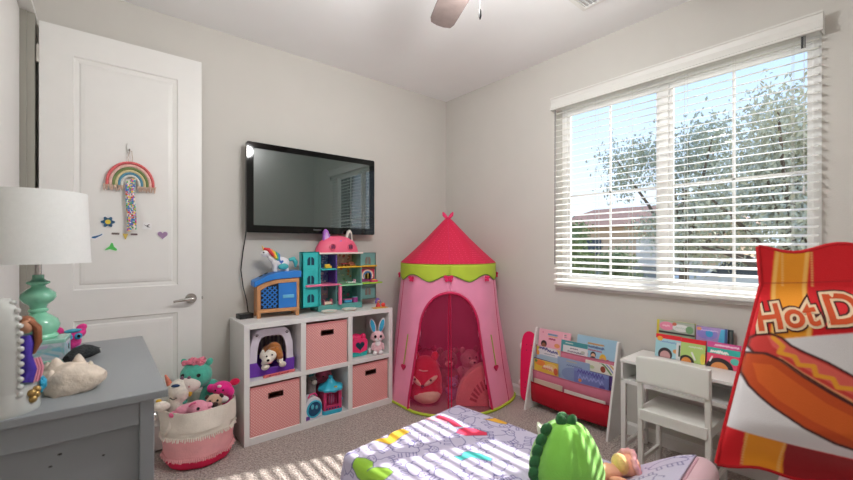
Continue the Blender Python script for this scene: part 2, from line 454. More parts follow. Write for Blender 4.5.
MB().tube([(px_, py_, -.33), (px_, py_, -.575)], .0016, 6).build('pull_chain', mat('chain metal', (150, 149, 148), .6), fan)
MB().lathe([(.002, 0), (.005, -.004), (.006, -.03), (.003, -.042), (0, -.043)], (px_, py_, -.57), 10).build('pull_knob', mat('dark pull', (34, 34, 36), .5), fan, smooth=True)

vt = thing('ceiling_vent', 'white slatted air vent set in the ceiling near the window', 'vent', (-.60, -1.925, H))
MB().ring([(-.205, -.205), (.205, -.205), (.205, .205), (-.205, .205)], [(-.18, -.18), (.18, -.18), (.18, .18), (-.18, .18)], -.012, 0, 'xy').build('frame', WHITE, vt, bevel=.003)
b = MB()
for i in range(14):
    y = -.165 + i * .0254
    b.box(-.18, .18, -.009, .009, -.0008, .0008, Matrix.Translation((0, y, -.008)) @ Matrix.Rotation(R(35), 4, 'X'))
b.build('louvre', mat('vent grey', (205, 205, 204), .5, .01), vt)
# ------------------------------------------------------------------ television
tv = thing('television', 'wide black flat screen television mounted on the wall above the toy shelf', 'television', (-1.422, -.1, 1.672))
w, h = .517, .317
MB().ring(rrect(-w, -h, w, h, .012), rrect(-w + .047, -h + .052, w - .047, h - .042, .003), 0, .03, 'xz').build('bezel', GLOSSB, tv, bevel=.002)
SCR = mat('dark screen glass', (34, 54, 50), .25, .02, spec=.5, coat=1.)
SCR.node_tree.nodes['Principled BSDF'].inputs['Coat IOR'].default_value = 2.0
SCR.node_tree.nodes['Principled BSDF'].inputs['Coat Roughness'].default_value = .02
MB().box(-w + .045, w - .045, .004, .012, -h + .05, h - .04).build('screen', SCR, tv)
MB().box(-w + .02, w - .02, .028, .05, -h + .02, h - .02).box(-.3, .3, .05, .065, -.22, .2).build('back_cover', BLACK, tv, bevel=.01)
MB().box(-.2, .2, .065, .095, -.15, .15).build('wall_mount', BLACK, tv)
b = MB()
for i in range(7): b.box(-.032 + i * .0095, -.032 + i * .0095 + .0065, -.0008, 0, -.292, -.283)
b.build('brand_mark', mat('faint silver', (95, 97, 98), .4), tv)
MB().tube([(-.50, .06, -.25), (-.505, .065, -.33), (-.522, .07, -.45), (-.535, .075, -.58), (-.52, .075, -.70), (-.50, .06, -.80), (-.50, .03, -.865), (-.505, -.01, -.885)], .004, 8).build('power_cord', BLACK, tv, smooth=True)

ad = thing('power_adapter', 'small black power adapter box at the left end of the toy shelf', 'adapter', (-1.955, -.115, .7655), R(8))
MB().box(-.047, .047, -.035, .035, 0, .034).build('case', BLACK, ad, bevel=.004)
MB().box(-.03, .03, -.036, -.035, .010, .016).build('vent_slot', DARK, ad)

# ------------------------------------------------------------------ things on the door
DY = -.0905
hk = thing('adhesive_hook', 'small white plastic hook stuck high on the open door', 'hook', (-2.588, DY, 1.835))
MB().prism(rrect(-.012, -.03, .012, .03, .010), -.004, 0).build('backing', WHITE, hk, bevel=.0015)
MB().tube([(0, -.004, -.005), (0, -.012, -.014), (0, -.02, -.018), (0, -.024, -.008)], .0035, 8).build('prong', CHROME, hk, smooth=True)
rb = thing('rainbow_wall_hanging', 'corded rainbow with beige tassels and a dangling bead ribbon on the door', 'wall hanging', (-2.582, DY - .004, 1.624))
rb.scale = (.94, 1, .96)
bands = [(.122, (222, 110, 112)), (.105, (238, 196, 186)), (.089, (122, 140, 92)), (.074, (222, 206, 160)), (.060, (92, 146, 172)), (.046, (225, 222, 214))]
for r_, c in bands:
    pts = [(r_ * .95 * math.cos(R(a)), -.008, r_ * 1.06 * math.sin(R(a))) for a in range(0, 181, 9)]
    MB().tube([(pts[0][0], -.008, -.012)] + pts + [(pts[-1][0], -.008, -.012)], .0083, 10).build('cord_band', mat('yarn %d %d' % (c[0], c[1]), c, .95, .12, 90, .4, 240), rb, smooth=True)
TAS = mat('beige yarn', (214, 186, 168), .95, .1, 60, .4, 200)
for sx in (-1, 1):
    b = MB()
    for i in range(16):
        x = sx * (.037 + i * .0062); l = .030 + rnd.random() * .012
        b.tube([(x, -.010, -.008), (x + rnd.uniform(-.004, .004), -.013 - rnd.random() * .004, -.022), (x + rnd.uniform(-.008, .008), -.010, -.008 - l)], .0028, 5)
    b.build('tassel', TAS, rb)
MB().tube([(-.008, -.004, .125), (-.014, -.006, .16), (-.004, -.022, .20), (.004, -.022, .20), (.010, -.006, .16), (.008, -.004, .125)], .0018, 6).build('hanging_loop', mat('twine', (205, 190, 175), .9), rb)
cols = [(214, 60, 60), (240, 200, 60), (70, 120, 200), (90, 170, 90), (225, 110, 170), (245, 245, 240), (130, 80, 170), (60, 180, 190)]
sh = []
for i in range(190):
    sh.append(('e', rnd.uniform(-.015, .015), rnd.uniform(-.155, .155), rnd.uniform(.004, .007), rnd.uniform(.004, .007), rnd.choice(cols)))
for sx, x0 in ((-1, -.010), (1, .012)):
    painted('bead_ribbon', -.0155, .0155, -.155, .155, .0016, (235, 225, 215), sh if sx < 0 else [(s[0], s[1], -s[2]) + s[3:] for s in sh],
        lambda u, v, x0=x0: (x0 + u * .85 + .004 * math.sin(v * 18 + x0 * 300), -.022 - .002 * math.cos(u * 200) - (.002 if x0 > 0 else 0), -.135 + v + (.012 if x0 > 0 else 0)), PAINTF, rb, solid=.0015)

def sticker(lab, cat, x, z, shapes_mats):
    t = thing('sticker', lab, cat, (x, DY, z), group='small stickers on the door')
    k = 0
    for nm, poly, c in shapes_mats:
        MB().prism(poly, -.0010 - .0006 * k, -.0006 * k).build(nm, mat('sticker %d %d %d' % c, c, .4, .05, 40), t); k += 1
sticker('round blue flower sticker with a yellow middle on the door', 'sticker', -2.686, 1.398,
    [('flower_petals', [(.027 * (1 + .22 * math.cos(6 * a)) * math.cos(a), .027 * (1 + .22 * math.cos(6 * a)) * math.sin(a)) for a in [2 * PI * i / 48 for i in range(48)]], (44, 92, 128)),
     ('flower_middle', arc(0, 0, .013, .013, 0, 345, 23), (222, 200, 70))])
sticker('small blue skateboard shaped sticker on the door', 'sticker', -2.734, 1.317,
    [('sticker_border', [(-.03, -.018), (-.006, -.02), (.03, .004), (.028, .018), (.004, .008), (-.03, -.002)], (235, 237, 238)), ('motif', [(-.024, -.013), (-.008, -.014), (.022, .006), (.024, .013), (.006, .004), (-.022, -.005)], (38, 100, 150))])
sticker('bright green three cornered leaf sticker lowest on the door', 'sticker', -2.672, 1.254,
    [('sticker_border', [(-.033, -.022), (.030, -.026), (.033, -.012), (.014, .020), (.004, .030), (-.010, .018)], (228, 236, 228)), ('motif', [(-.029, -.019), (-.006, -.013), (.024, -.022), (.027, -.012), (.013, .002), (.008, .022), (.001, .025), (-.008, .004), (-.024, -.010)], (84, 190, 92))])
sticker('white square sticker with a small dark bird on the door', 'sticker', -2.503, 1.381,
    [('sticker_border', [(-.025, -.018), (.022, -.022), (.026, .017), (-.018, .021)], (236, 236, 236)), ('motif', [(-.016, .008), (-.002, .002), (.010, .011), (.014, .008), (.004, .0), (.016, -.010), (.004, -.008), (-.004, -.002)], (92, 88, 92))])
sticker('mauve heart shaped sticker at the right on the door', 'sticker', -2.424, 1.328,
    [('sticker_border', heart(0, .001, .030), (226, 220, 228)), ('motif', heart(0, 0, .026), (160, 130, 165))])
sticker('short brown strip sticker left of the bead ribbon end', 'sticker', -2.652, 1.331, [('sticker_border', rrect(-.021, -.008, .021, .008, .004), (226, 222, 218)), ('motif', rrect(-.018, -.005, .018, .006, .004), (112, 98, 94))])
sticker('small yellow cone sticker under the bead ribbon end', 'sticker', -2.607, 1.318, [('motif', [(-.013, .014), (.014, .013), (.001, -.022)], (214, 186, 84))])
sticker('short brown strip sticker right of the bead ribbon end', 'sticker', -2.566, 1.329, [('sticker_border', rrect(-.019, -.008, .020, .007, .004), (226, 222, 218)), ('motif', rrect(-.016, -.005, .017, .005, .004), (118, 96, 98))])

# ------------------------------------------------------------------ grey dresser in the foreground
GRY = mat('grey painted wood', (142, 147, 151), .4, .02, 4)
dr = thing('dresser', 'grey painted dresser with a plain top standing beside the open door', 'dresser', (-2.80, -1.178, 0))
x0, x1, y0, y1, DH_ = -.25, .198, -.44, .44, .818
MB().box(-.252, .231, -.447, .449, DH_, .84).build('top', GRY, dr, bevel=.002)
for sx, sy_ in ((x0, y0), (x1 - .034, y0), (x0, y1 - .034), (x1 - .034, y1 - .034)):
    MB().box(sx, sx + .034, sy_, sy_ + .034, 0, DH_).build('leg', GRY, dr, bevel=.002)
for ya, yb in ((y0 + .003, y0 + .020), (y1 - .020, y1 - .003)): MB().box(x0 + .034, x1 - .034, ya, yb, .752, DH_).build('apron', GRY, dr, bevel=.002)
for ya, yb in ((y0 + .020, y0 + .030), (y1 - .030, y1 - .020)): MB().box(x0 + .034, x1 - .034, ya, yb, .08, .80).build('end_panel', GRY, dr)
MB().box(x0 + .01, x0 + .02, y0 + .035, y1 - .035, .08, DH_).build('rear_panel', GRY, dr)
for k in range(3):
    z0 = .10 + k * .236
    d = MB().box(x1 - .025, x1 - .004, y0 + .04, y1 - .04, z0, z0 + .226).build('drawer', GRY, dr, bevel=.003)
    for yy in (-.2, .2):
        MB().lathe([(.006, 0), (.007, .012), (.016, .02), (.014, .028), (0, .03)], n=14).build('knob', CHROME, d, smooth=True).matrix_local = Matrix.Translation((x1 - .004, yy, z0 + .11)) @ Matrix.Rotation(PI / 2, 4, 'Y')
for (x, z, r_) in ((-.004, .716, .005), (-.022, .690, .004), (.084, .684, .0035)):
    MB().ell((x, y0 + .020, z), (r_, .001, r_ * .6), 8, 6).build('chip', mat('dark chip', (62, 60, 60), .7), dr)

TOPZ = .8402
# mint box and lamp
MINT = mat('mint glaze', (138, 208, 176), .16, .03, 6, coat=.5)
MINTB = mat('mint acrylic', (160, 214, 196), .2, .04, 10, coat=.3)
bx = thing('keepsake_box', 'mint green box with pale marbled sides under the lamp', 'box', (-2.882, -.9974, TOPZ), R(-6))
bx.scale = (.84, .84, .84)
MB().box(-.080, .080, -.066, .066, .0, .012).build('base', MINTB, bx, bevel=.003)
MB().box(-.082, .082, -.068, .068, .083, .100).build('lid', MINTB, bx, bevel=.003)
shp = [('l', [(rnd.uniform(-.08, .08), rnd.uniform(0, .07)) for _ in range(4)], rnd.uniform(.004, .012), rnd.choice([(150, 190, 190), (200, 206, 214), (186, 170, 200), (120, 180, 196)])) for _ in range(14)]
for nm, f_ in (('front_side', lambda u, v: (u * 1.07, -.064, .012 + v)), ('right_side', lambda u, v: (.078, u * .87, .012 + v)), ('rear_side', lambda u, v: (u * 1.07, .064, .012 + v)), ('left_side', lambda u, v: (-.078, u * .87, .012 + v))):
    painted(nm, -.073, .073, 0, .071, .003, (176, 196, 204), shp, f_, PAINT, bx, solid=.003)
MB().box(.0796, .0815, .012, .022, .04, .062).build('clasp', DARK, bx)
lp = thing('table_lamp', 'mint green turned table lamp with a white drum shade', 'lamp', (-2.8955, -.995, TOPZ + .0843))
lp.scale = (.84, .84, .84)
prof = [(.0, 0), (.048, 0), (.052, .006), (.05, .014), (.046, .02), (.052, .036), (.056, .055), (.05, .078), (.036, .095), (.024, .105), (.02, .112), (.026, .118), (.026, .124), (.02, .13), (.024, .145), (.038, .16), (.046, .176), (.044, .195), (.03, .212), (.02, .22), (.018, .228), (.024, .233), (.03, .238), (.03, .245), (.02, .25), (.015, .258), (.015, .275), (.0, .276)]
MB().lathe([(r_ * 1.28, z) for r_, z in prof], n=36).build('turned_base', MINT, lp, smooth=True)
MB().tube([(0, 0, .27), (0, 0, .40)], .011, 10).build('socket', CHROME, lp, smooth=True)
LS = mat('white linen shade', (230, 232, 230), .9, .015, 60, .1, 300)
SH0, SH1 = .325, .632
MB().lathe([(.176, SH0), (.163, SH1), (.1615, SH1), (.1745, SH0), (.176, SH0)], n=48).build('lamp_shade', LS, lp, smooth=True)
b = MB()
for a in (0, 2.094, 4.189): b.tube([(0, 0, .40), (.173 * math.cos(a), .173 * math.sin(a), .345)], .0015, 5)
b.build('shade_ring', CHROME, lp)

# white shell ornament with a purple mermaid
PRL = mat('pearl ceramic', (194, 197, 194), .25, .03, 20, coat=.5)
orn = thing('shell_ornament', 'white ceramic alcove ornament edged with pearls, purple mermaid inside', 'ornament', (-2.909, -1.552, TOPZ), R(0))
orn.scale = (.84, .84, .84)
b = MB().lathe([(.0, 0), (.078, 0), (.08, .012), (.074, .05), (.072, .075), (.0, .08)], n=32)
b.build('base', PRL, orn, smooth=True)
pf = [(.072, .05), (.075, .12), (.076, .20), (.072, .265), (.058, .315), (.034, .335), (.006, .342)]
pi2 = [(r_ - .006 if r_ > .01 else .004, z - .004) for r_, z in pf]
MB().lathe(pf + pi2[::-1], n=30, a0=R(85), a1=R(302)).build('alcove', PRL, orn, smooth=True)
for sa in (85, 302):
    b = MB()
    for i in range(13):
        t = i / 12; z = .06 + t * .27
        rr = np.interp(z, [p[1] for p in pf], [p[0] for p in pf])
        b.ell((rr * math.cos(R(sa)), rr * math.sin(R(sa)), z), .0085, 8, 6)
    b.build('pearl_edge', PRL, orn, smooth=True)
VIO = mat('violet metallic', (86, 66, 186), .25, .2, 30, metal=.4)
b = MB().tube([(.042, -.006, .085), (.052, -.004, .12), (.044, -.006, .16), (.046, -.004, .20), (.046, -.004, .225)], [.024, .022, .016, .020, .015], 14)
b.build('mermaid_body', VIO, orn, smooth=True)
MB().ell((.046, -.006, .252), (.019, .019, .023)).build('mermaid_head', mat('tan skin', (214, 160, 128), .5), orn, smooth=True)
b = MB().ell((.044, .004, .262), (.023, .023, .022)).tube([(.052, -.01, .268), (.070, -.008, .245), (.072, -.006, .20), (.062, -.004, .165)], [.012, .012, .010, .004], 8)
b.build('mermaid_hair', mat('copper hair', (150, 92, 62), .35, .2, 50, metal=.3), orn, smooth=True)
b = MB()
for i in range(3): b.tube([(.062 + i * .007, -.012 + i * .006, .078), (.070 + i * .006, -.01 + i * .006, .12), (.062 + i * .006, -.006 + i * .006, .15)], .004, 6)
b.build('coral_sprig', mat('pink enamel', (226, 150, 168), .3), orn, smooth=True)
b = MB()
for x, y, z in ((.062, -.046, .055), (.070, -.036, .046), (.064, -.044, .036), (.071, -.03, .060)): b.ell((x, y, z), .0115, 10, 8)
b.build('gold_beads', mat('gold', (170, 140, 86), .3, .1, metal=.8), orn, smooth=True)
b = MB()
for k in range(3):
    for i in range(7):
        a = 2 * PI * i / 7 + k * .4
        b.ell((.079 + .004 * k, .008 + (.019 - k * .006) * math.cos(a), .066 + (.019 - k * .006) * math.sin(a)), (.005, .009, .009), 8, 6)
b.build('rosette', mat('turquoise ribbon', (40, 158, 196), .4, .12, 60), orn, smooth=True)

# conch shell
cs = thing('conch_shell', 'large cream conch shell with blunt knobs lying at the front of the dresser', 'shell', (-2.788, -1.451, TOPZ), R(160))
cs.scale = (.84, .84, .84)
SHM = mat('cream shell', (216, 202, 186), .5, .2, 22, .5, 34)
rings = []
nr = 40
for i in range(nr + 1):
    t = i / nr; x = -.100 + .205 * t
    base = math.sin(PI * min(1, (t * .93 + .05))) ** .75
    rr = .057 * base
    ring = []
    for j in range(28):
        a = 2 * PI * j / 28
        k = 1 + .26 * max(0, math.cos(a * 2.5 + t * 9)) ** 6 * math.exp(-((t - .62) / .16) ** 2)
        lip = 1 + (.35 * math.exp(-((a - 5.4) / .5) ** 2) if t < .75 else 0)
        q = rr * k * lip
        ring.append((x, q * 1.12 * math.cos(a) + .004, max(.0, .042 + q * .95 * math.sin(a))))
    rings.append(ring)
MB().loft(rings).build('shell_body', SHM, cs, smooth=True)
b = MB()
for x, y, z, r_ in ((.030, -.046, .068, .019), (.040, .005, .098, .022), (.034, .048, .068, .019), (-.016, -.012, .102, .018), (.070, -.012, .082, .016), (-.055, .0, .078, .013)):
    b.lathe([(r_ * 1.2, -.014), (r_ * .8, .0), (r_ * .4, .013), (0, .019)], (x, y, z), 10)
b.build('knob', SHM, cs, smooth=True)
b = MB().tube([(.090, 0, .042), (.104, .0, .044), (.116, 0, .045)], [.026, .016, .003], 12)
b.build('spire', mat('grey white shell', (205, 200, 194), .4, .2, 60), cs, smooth=True)

# dark rock
rk = thing('lava_rock', 'dark grey speckled rock slab lying behind the conch shell', 'rock', (-2.772, -1.065, TOPZ), R(35))
rk.scale = (.84, .84, .84)
b = MB(); rr_ = random.Random(3)
rings = []
for i in range(9):
    t = i / 8; x = -.062 + .135 * t
    hh = (.056 * (1 - abs(t - .45) ** 1.4 * 1.6) + .004); ww = .036 * (1 - t ** 3 * .8) * (.6 + .4 * min(1, t * 4))
    rings.append([(x + rr_.uniform(-.004, .004), ww * math.cos(2 * PI * j / 12) * rr_.uniform(.9, 1.1), max(0, hh * .5 + hh * .55 * math.sin(2 * PI * j / 12) * rr_.uniform(.85, 1.1) + .012 * t)) for j in range(12)])
tag_rock = b.loft(rings).build('rock_body', mat('lava grey', (52, 56, 58), .85, .35, 120, .9, 160), rk, smooth=True)
MB().ell((.066, 0, .026), (.010, .012, .008)).build('pale_tip', mat('pale tip', (176, 178, 176), .6, .2, 90), rk, smooth=True)

# little pink toy with big blue eyes
pt = thing('pink_toy', 'hot pink toy creature with a round blue eye beside the lamp', 'toy', (-2.815, -.859, TOPZ), R(18))
pt.scale = (1.01, 1.01, .97)
HP = mat('hot pink fur', (226, 44, 140), .7, .15, 60, .3, 120, sheen=.3)
MB().ell((0, 0, .034), (.036, .034, .034)).ell((0, -.008, .062), (.033, .030, .026)).ell((.034, 0, .07), (.018, .014, .022)).build('body', HP, pt, remesh=.004)
for sx in (-1, 1):
    MB().ell((sx * .036, .002, .086), (.020, .010, .016), M=Euler((0, -sx * .6, 0)).to_matrix()).build('ear', HP, pt, smooth=True)
    MB().ell((sx * .015, -.036, .060), (.013, .006, .014)).build('eye_ring', mat('eye blue', (70, 160, 205), .3), pt, smooth=True)
    MB().ell((sx * .015, -.041, .060), (.006, .004, .007)).build('pupil', GLOSSB, pt, smooth=True)
    MB().ell((sx * .022, -.02, .008), (.016, .020, .009)).build('foot', mat('sky toy', (70, 170, 200), .5), pt, smooth=True)
MB().ell((0, -.03, .084), (.028, .012, .008)).build('brow_tuft', mat('sky toy', (70, 170, 200), .5), pt, smooth=True)
# ------------------------------------------------------------------ cube storage unit
SX, SD = -2.028, -.372
cu = thing('cube_storage', 'white six cube storage unit standing against the wall under the television', 'shelf', (SX, 0, 0))
SB = -.018
for x in (0, 1.088): MB().box(x, x + .034, SD, SB, 0, .765).build('side_panel', LAMI, cu, bevel=.0015)
MB().box(.034, 1.088, SD, SB, .732, .765).build('top_panel', LAMI, cu, bevel=.0015)
MB().box(.034, 1.088, SD, SB, 0, .045).build('bottom_panel', LAMI, cu, bevel=.0015)
MB().box(.034, 1.088, SD, SB, .372, .402).build('middle_shelf', LAMI, cu, bevel=.0015)
for x in (.366, .726):
    for z0, z1 in ((.045, .372), (.402, .732)): MB().box(x, x + .036, SD, SB, z0, z1).build('divider', LAMI, cu, bevel=.0015)
cells = [(.034, .366), (.402, .726), (.762, 1.088)]

PINKD = dotmat('pink dotted fabric', (226, 150, 148), (246, 205, 198), 75, .20)
def fabric_bin(lab, ci, z0):
    a, c = cells[ci]; wv = (c - a) - .012; hv = .312; dp = .33
    t = thing('fabric_bin', lab, 'storage bin', (SX + (a + c) / 2, SD + .012, z0 + .0005), group='pink fabric bins in the cube storage unit')
    x = wv / 2; th = .006
    hx, hz0, hz1 = .045, hv - .088, hv - .058
    b = MB().box(-x, -hx, 0, th, 0, hv).box(hx, x, 0, th, 0, hv).box(-hx, hx, 0, th, 0, hz0).box(-hx, hx, 0, th, hz1, hv)
    b.box(-x, -x + th, th, dp, 0, hv).box(x - th, x, th, dp, 0, hv).box(-x + th, x - th, dp - th, dp, 0, hv).box(-x + th, x - th, th, dp, 0, th)
    b.build('body', PINKD, t)
    MB().ring([(-hx - .004, hz0 - .004), (hx + .004, hz0 - .004), (hx + .004, hz1 + .004), (-hx - .004, hz1 + .004)], [(-hx, hz0), (hx, hz0), (hx, hz1), (-hx, hz1)], -.002, .008).build('handle_rim', mat('brown grommet', (92, 60, 52), .4), t)
    MB().box(-x, x, -.0012, 0, hv - .012, hv).build('top_hem', mat('pink hem', (218, 138, 138), .8, .05), t)
    return t
fabric_bin('pink dotted fabric bin in the bottom left cube', 0, .045)
fabric_bin('pink dotted fabric bin in the top middle cube', 1, .402)
fabric_bin('pink dotted fabric bin in the bottom right cube', 2, .045)

# ------------------------------------------------------------------ soft toy helper
def fur(name, rgb, var=.14): return mat(name, rgb, .95, var, 45, .45, 170, spec=.15, sheen=.35)
EYE = mat('toy eye', (12, 12, 14), .12, .02)
def eyes(t, pts, r, m=None):
    for p in pts: MB().ell(p, r, 12, 8).build('eye', m or EYE, t, smooth=True)
def body(t, name, m, ells, vox=.006):
    b = MB()
    for e in ells: b.ell(e[0], e[1], 16, 10, e[2] if len(e) > 2 else None)
    return b.build(name, m, t, remesh=vox)
def rot(x=0, y=0, z=0): return Euler((R(x), R(y), R(z))).to_matrix()

# pet carrier with puppy (top left cube)
pc = thing('toy_pet_carrier', 'white and purple toy pet carrier with an open arched front', 'toy carrier', (-1.832, -.30, .4025), R(-3))
LIL = mat('pale lilac plastic', (222, 214, 228), .35, .02); PUR = mat('purple plastic', (112, 56, 176), .35, .04)
outer = [(-.142, .085), (-.138, .20), (-.118, .275), (-.092, .302), (-.06, .308), (0, .310), (.06, .308), (.092, .302), (.118, .275), (.138, .20), (.142, .085)]
inner = [(-.095, .085), (-.092, .17), (-.082, .22), (-.068, .248), (-.045, .258), (0, .26), (.045, .258), (.068, .248), (.082, .22), (.092, .17), (.095, .085)]
MB().strip(outer, inner, 0, .018).build('front_arch', LIL, pc, bevel=.004)
o2 = [(x, z) for x, z in outer]; i2 = [(x * .965, .085 + (z - .085) * .975) for x, z in outer]
MB().strip(o2, i2, .018, .21).build('shell', LIL, pc, smooth=True)
fp = [(-.145, 0), (.145, 0), (.150, .092), (.096, .092), (.072, .048), (-.072, .048), (-.096, .092), (-.150, .092)]
b = MB().prism(fp, -.004, .018).box(-.146, -.136, .018, .21, 0, .09).box(.136, .146, .018, .21, 0, .09).box(-.14, .14, .018, .21, 0, .012).box(-.14, .14, .202, .212, 0, .09)
b.build('tub', PUR, pc, bevel=.003)
for i in range(9):
    x = -.112 + i * .028
    MB().box(x - .006, x + .006, .200, .206, .09, .285).build('rear_bar', mat('grey bar', (150, 140, 150), .5), pc)
def paw(t, x, z, s, m, y=-.0012):
    MB().prism(arc(x, z - .3 * s, .55 * s, .45 * s, 0, 345, 15), y, y + .0012).build('paw_pad', m, t)
    for dx, dz in ((-.75, .1), (-.28, .55), (.28, .55), (.75, .1)):
        MB().prism(arc(x + dx * s, z + dz * s, .2 * s, .26 * s, 0, 330, 11), y, y + .0012).build('paw_toe', m, t)
paw(pc, -.098, .272, .013, mat('dark paw', (70, 60, 78), .5)); paw(pc, .098, .272, .013, mat('dark paw', (70, 60, 78), .5))
paw(pc, -.028, .235, .03, mat('maroon paw', (92, 30, 52), .5), .195)
pup = thing('puppy_plush', 'tan and white plush puppy leaning out of the purple carrier', 'soft toy', (-1.835, -.315, .4025 + .049))
WF = fur('white fur', (236, 228, 216)); TF = fur('tan fur', (186, 116, 58), .3)
body(pup, 'body', TF, [((.02, .10, .075), (.062, .07, .06)), ((.03, .06, .10), (.05, .05, .055))])
hd = body(pup, 'head', WF, [((-.028, .0, .072), (.044, .040, .038)), ((-.040, -.034, .060), (.028, .026, .022)), ((-.008, .01, .085), (.042, .040, .036))])
body(pup, 'ear', TF, [((.040, .004, .090), (.028, .03, .050), rot(0, -22))])
body(pup, 'head_patch', TF, [((.012, .016, .108), (.036, .032, .024))])
body(pup, 'ear', WF, [((-.058, .028, .092), (.013, .022, .032), rot(0, 20))])
for x, r_ in ((-.052, 8), (.060, -14)):
    body(pup, 'paw', WF, [((x, -.02, .016), (.025, .036, .019), rot(-24, 0, r_)), ((x * .92, .015, .036), (.021, .03, .018), rot(-38))])
MB().ell((-.047, -.058, .068), (.010, .007, .008)).build('nose', EYE, pup, smooth=True)
eyes(pup, [(-.048, -.034, .089), (-.012, -.030, .092)], .006)
MB().tube([(-.046, -.058, .05), (-.030, -.052, .044), (-.012, -.040, .052)], .0022, 6).build('mouth', mat('pink thread', (206, 90, 96), .6), pup, smooth=True)
tg = thing('toy_bone_tag', 'flat coral pink bone tag lying in front of the purple carrier', 'toy tag', (-1.800, -.342, .4035), rot=(R(35), 0, R(4)))
pl = arc(-.095, .012, .014, .014, 60, 300, 8) + arc(.095, .012, .014, .014, 240, 480, 8)
MB().prism(pl, -.003, .003).build('plate', mat('coral plastic', (232, 112, 118), .4, .04), tg, bevel=.001)
b = MB()
for i in range(7): b.box(-.07 + i * .02, -.058 + i * .02, -.0036, -.003, .006 + .004 * (i % 2), .017 - .003 * (i % 3))
b.build('print', mat('coral print', (176, 52, 74), .5), tg)

# lower middle cube
ll = thing('llama_plush', 'grey plush llama with a white face and teal blanket, bottom middle cube', 'soft toy', (-1.528, -.225, .0455))
GF = fur('grey fur', (140, 130, 128), .2)
body(ll, 'body', GF, [((0, .02, .07), (.045, .055, .072)), ((-.002, -.005, .16), (.036, .036, .09)), ((.0, -.01, .235), (.038, .036, .034))])
body(ll, 'face', WF, [((.008, -.043, .226), (.022, .016, .017))])
for sx in (-1, 1): body(ll, 'ear', GF, [((sx * .026, -.004, .282), (.009, .008, .026), rot(0, sx * 18))])
body(ll, 'blanket', mat('teal felt', (44, 128, 138), .9), [((.0, .004, .266), (.026, .028, .012))])
eyes(ll, [(-.014, -.042, .243), (.026, -.040, .243)], .005)
for sx in (-1, 1): body(ll, 'leg', GF, [((sx * .024, -.034, .03), (.018, .02, .03))])
rp = thing('rose_plush', 'round dusty rose plush sitting behind the birdcage toy', 'soft toy', (-1.405, -.16, .0455))
RF = fur('rose fur', (196, 92, 118), .16)
body(rp, 'body', RF, [((0, 0, .10), (.06, .055, .10)), ((0, -.01, .235), (.062, .055, .062)), ((-.05, -.02, .21), (.02, .02, .03)), ((.05, -.02, .21), (.02, .02, .03))])
eyes(rp, [(-.026, -.062, .236), (.022, -.064, .238)], .006)
cg = thing('toy_birdcage', 'raspberry pink toy birdcage with a scalloped teal roof', 'toy', (-1.412, -.305, .0455), R(-6))
RAS = mat('raspberry plastic', (196, 52, 104), .35, .05); TEA = mat('teal plastic', (52, 176, 204), .35, .04)
MB().prism(rrect(-.078, -.055, .078, .055, .03), 0, .028, 'xy').build('base', TEA, cg, bevel=.004)
b = MB().box(-.068, -.044, -.048, -.036, .028, .175).box(.044, .068, -.048, -.036, .028, .175).box(-.044, .044, -.048, -.036, .028, .06).box(-.044, .044, -.048, -.036, .15, .175)
b.box(-.068, .068, .036, .046, .028, .175).box(-.068, -.058, -.036, .036, .028, .175).box(.058, .068, -.036, .036, .028, .175)
b.build('cage_wall', RAS, cg, bevel=.002)
for i in range(5): MB().box(-.034 + i * .015, -.030 + i * .015, -.047, -.043, .06, .15).build('cage_bar', RAS, cg)
b = MB()
for i in range(5): b.box(-.05 + i * .021, -.038 + i * .021, -.050, -.048, .034, .046)
b.build('base_window', mat('dark blue print', (34, 44, 96), .5), cg)
MB().ell((0, -.01, .095), (.030, .024, .036)).build('inner_toy', mat('pale mauve toy', (196, 130, 176), .5), cg, smooth=True)
def sc(a, z): return 1 + .08 * math.cos(8 * a) * (1 if z < .205 else .3)
MB().lathe([(.084, .166), (.088, .180), (.076, .196), (.048, .205), (.03, .222), (.02, .240), (.0, .244)], n=48, rf=sc).build('roof', TEA, cg, smooth=True)
MB().lathe([(.010, .238), (.016, .25), (.014, .262), (.0, .268)], n=14).build('finial', TEA, cg, smooth=True)
MB().prism(heart(.012, .198, .011), -.078, -.072).build('heart_badge', mat('yellow badge', (228, 190, 92), .4), cg)
MB().ell((.07, -.03, .09), (.012, .012, .012)).build('latch_knob', TEA, cg, smooth=True)
dm = thing('toy_dome_house', 'white domed toy pet house with a round blue window', 'toy', (-1.568, -.318, .0455), R(8))
dp_ = arc(0, .075, .070, .078, 0, 180, 16)
MB().prism([(.070, 0), (.070, .075)] + dp_[1:-1] + [(-.070, .075), (-.070, 0)], -.035, .05).build('shell', mat('white lilac plastic', (226, 220, 226), .35), dm, bevel=.006)
MB().lathe([(.060, 0), (.060, .006), (.050, .008), (.050, 0)], n=28).build('window_ring', TEA, dm, smooth=True).matrix_local = Matrix.Translation((.004, -.035, .07)) @ Matrix.Rotation(PI / 2, 4, 'X')
MB().lathe([(0, .004), (.03, .003), (.051, 0)], n=28).build('window_glass', mat('deep blue plastic', (22, 76, 118), .12, .1, 40, coat=.6), dm, smooth=True).matrix_local = Matrix.Translation((.004, -.036, .07)) @ Matrix.Rotation(PI / 2, 4, 'X')
MB().ell((-.012, -.040, .088), (.012, .004, .018)).ell((.02, -.040, .078), (.010, .004, .014)).build('printed_pet', mat('pale cyan print', (86, 190, 210), .5), dm, smooth=True)
MB().box(-.069, -.03, -.0365, -.035, .004, .03).build('printed_corner', mat('violet print', (120, 70, 160), .5), dm)
MB().tube([(-.035, -.02, .15), (-.02, -.02, .172), (.02, -.02, .172), (.035, -.02, .15)], .006, 8).build('carry_handle', mat('hot pink plastic', (226, 56, 128), .35), dm, smooth=True)

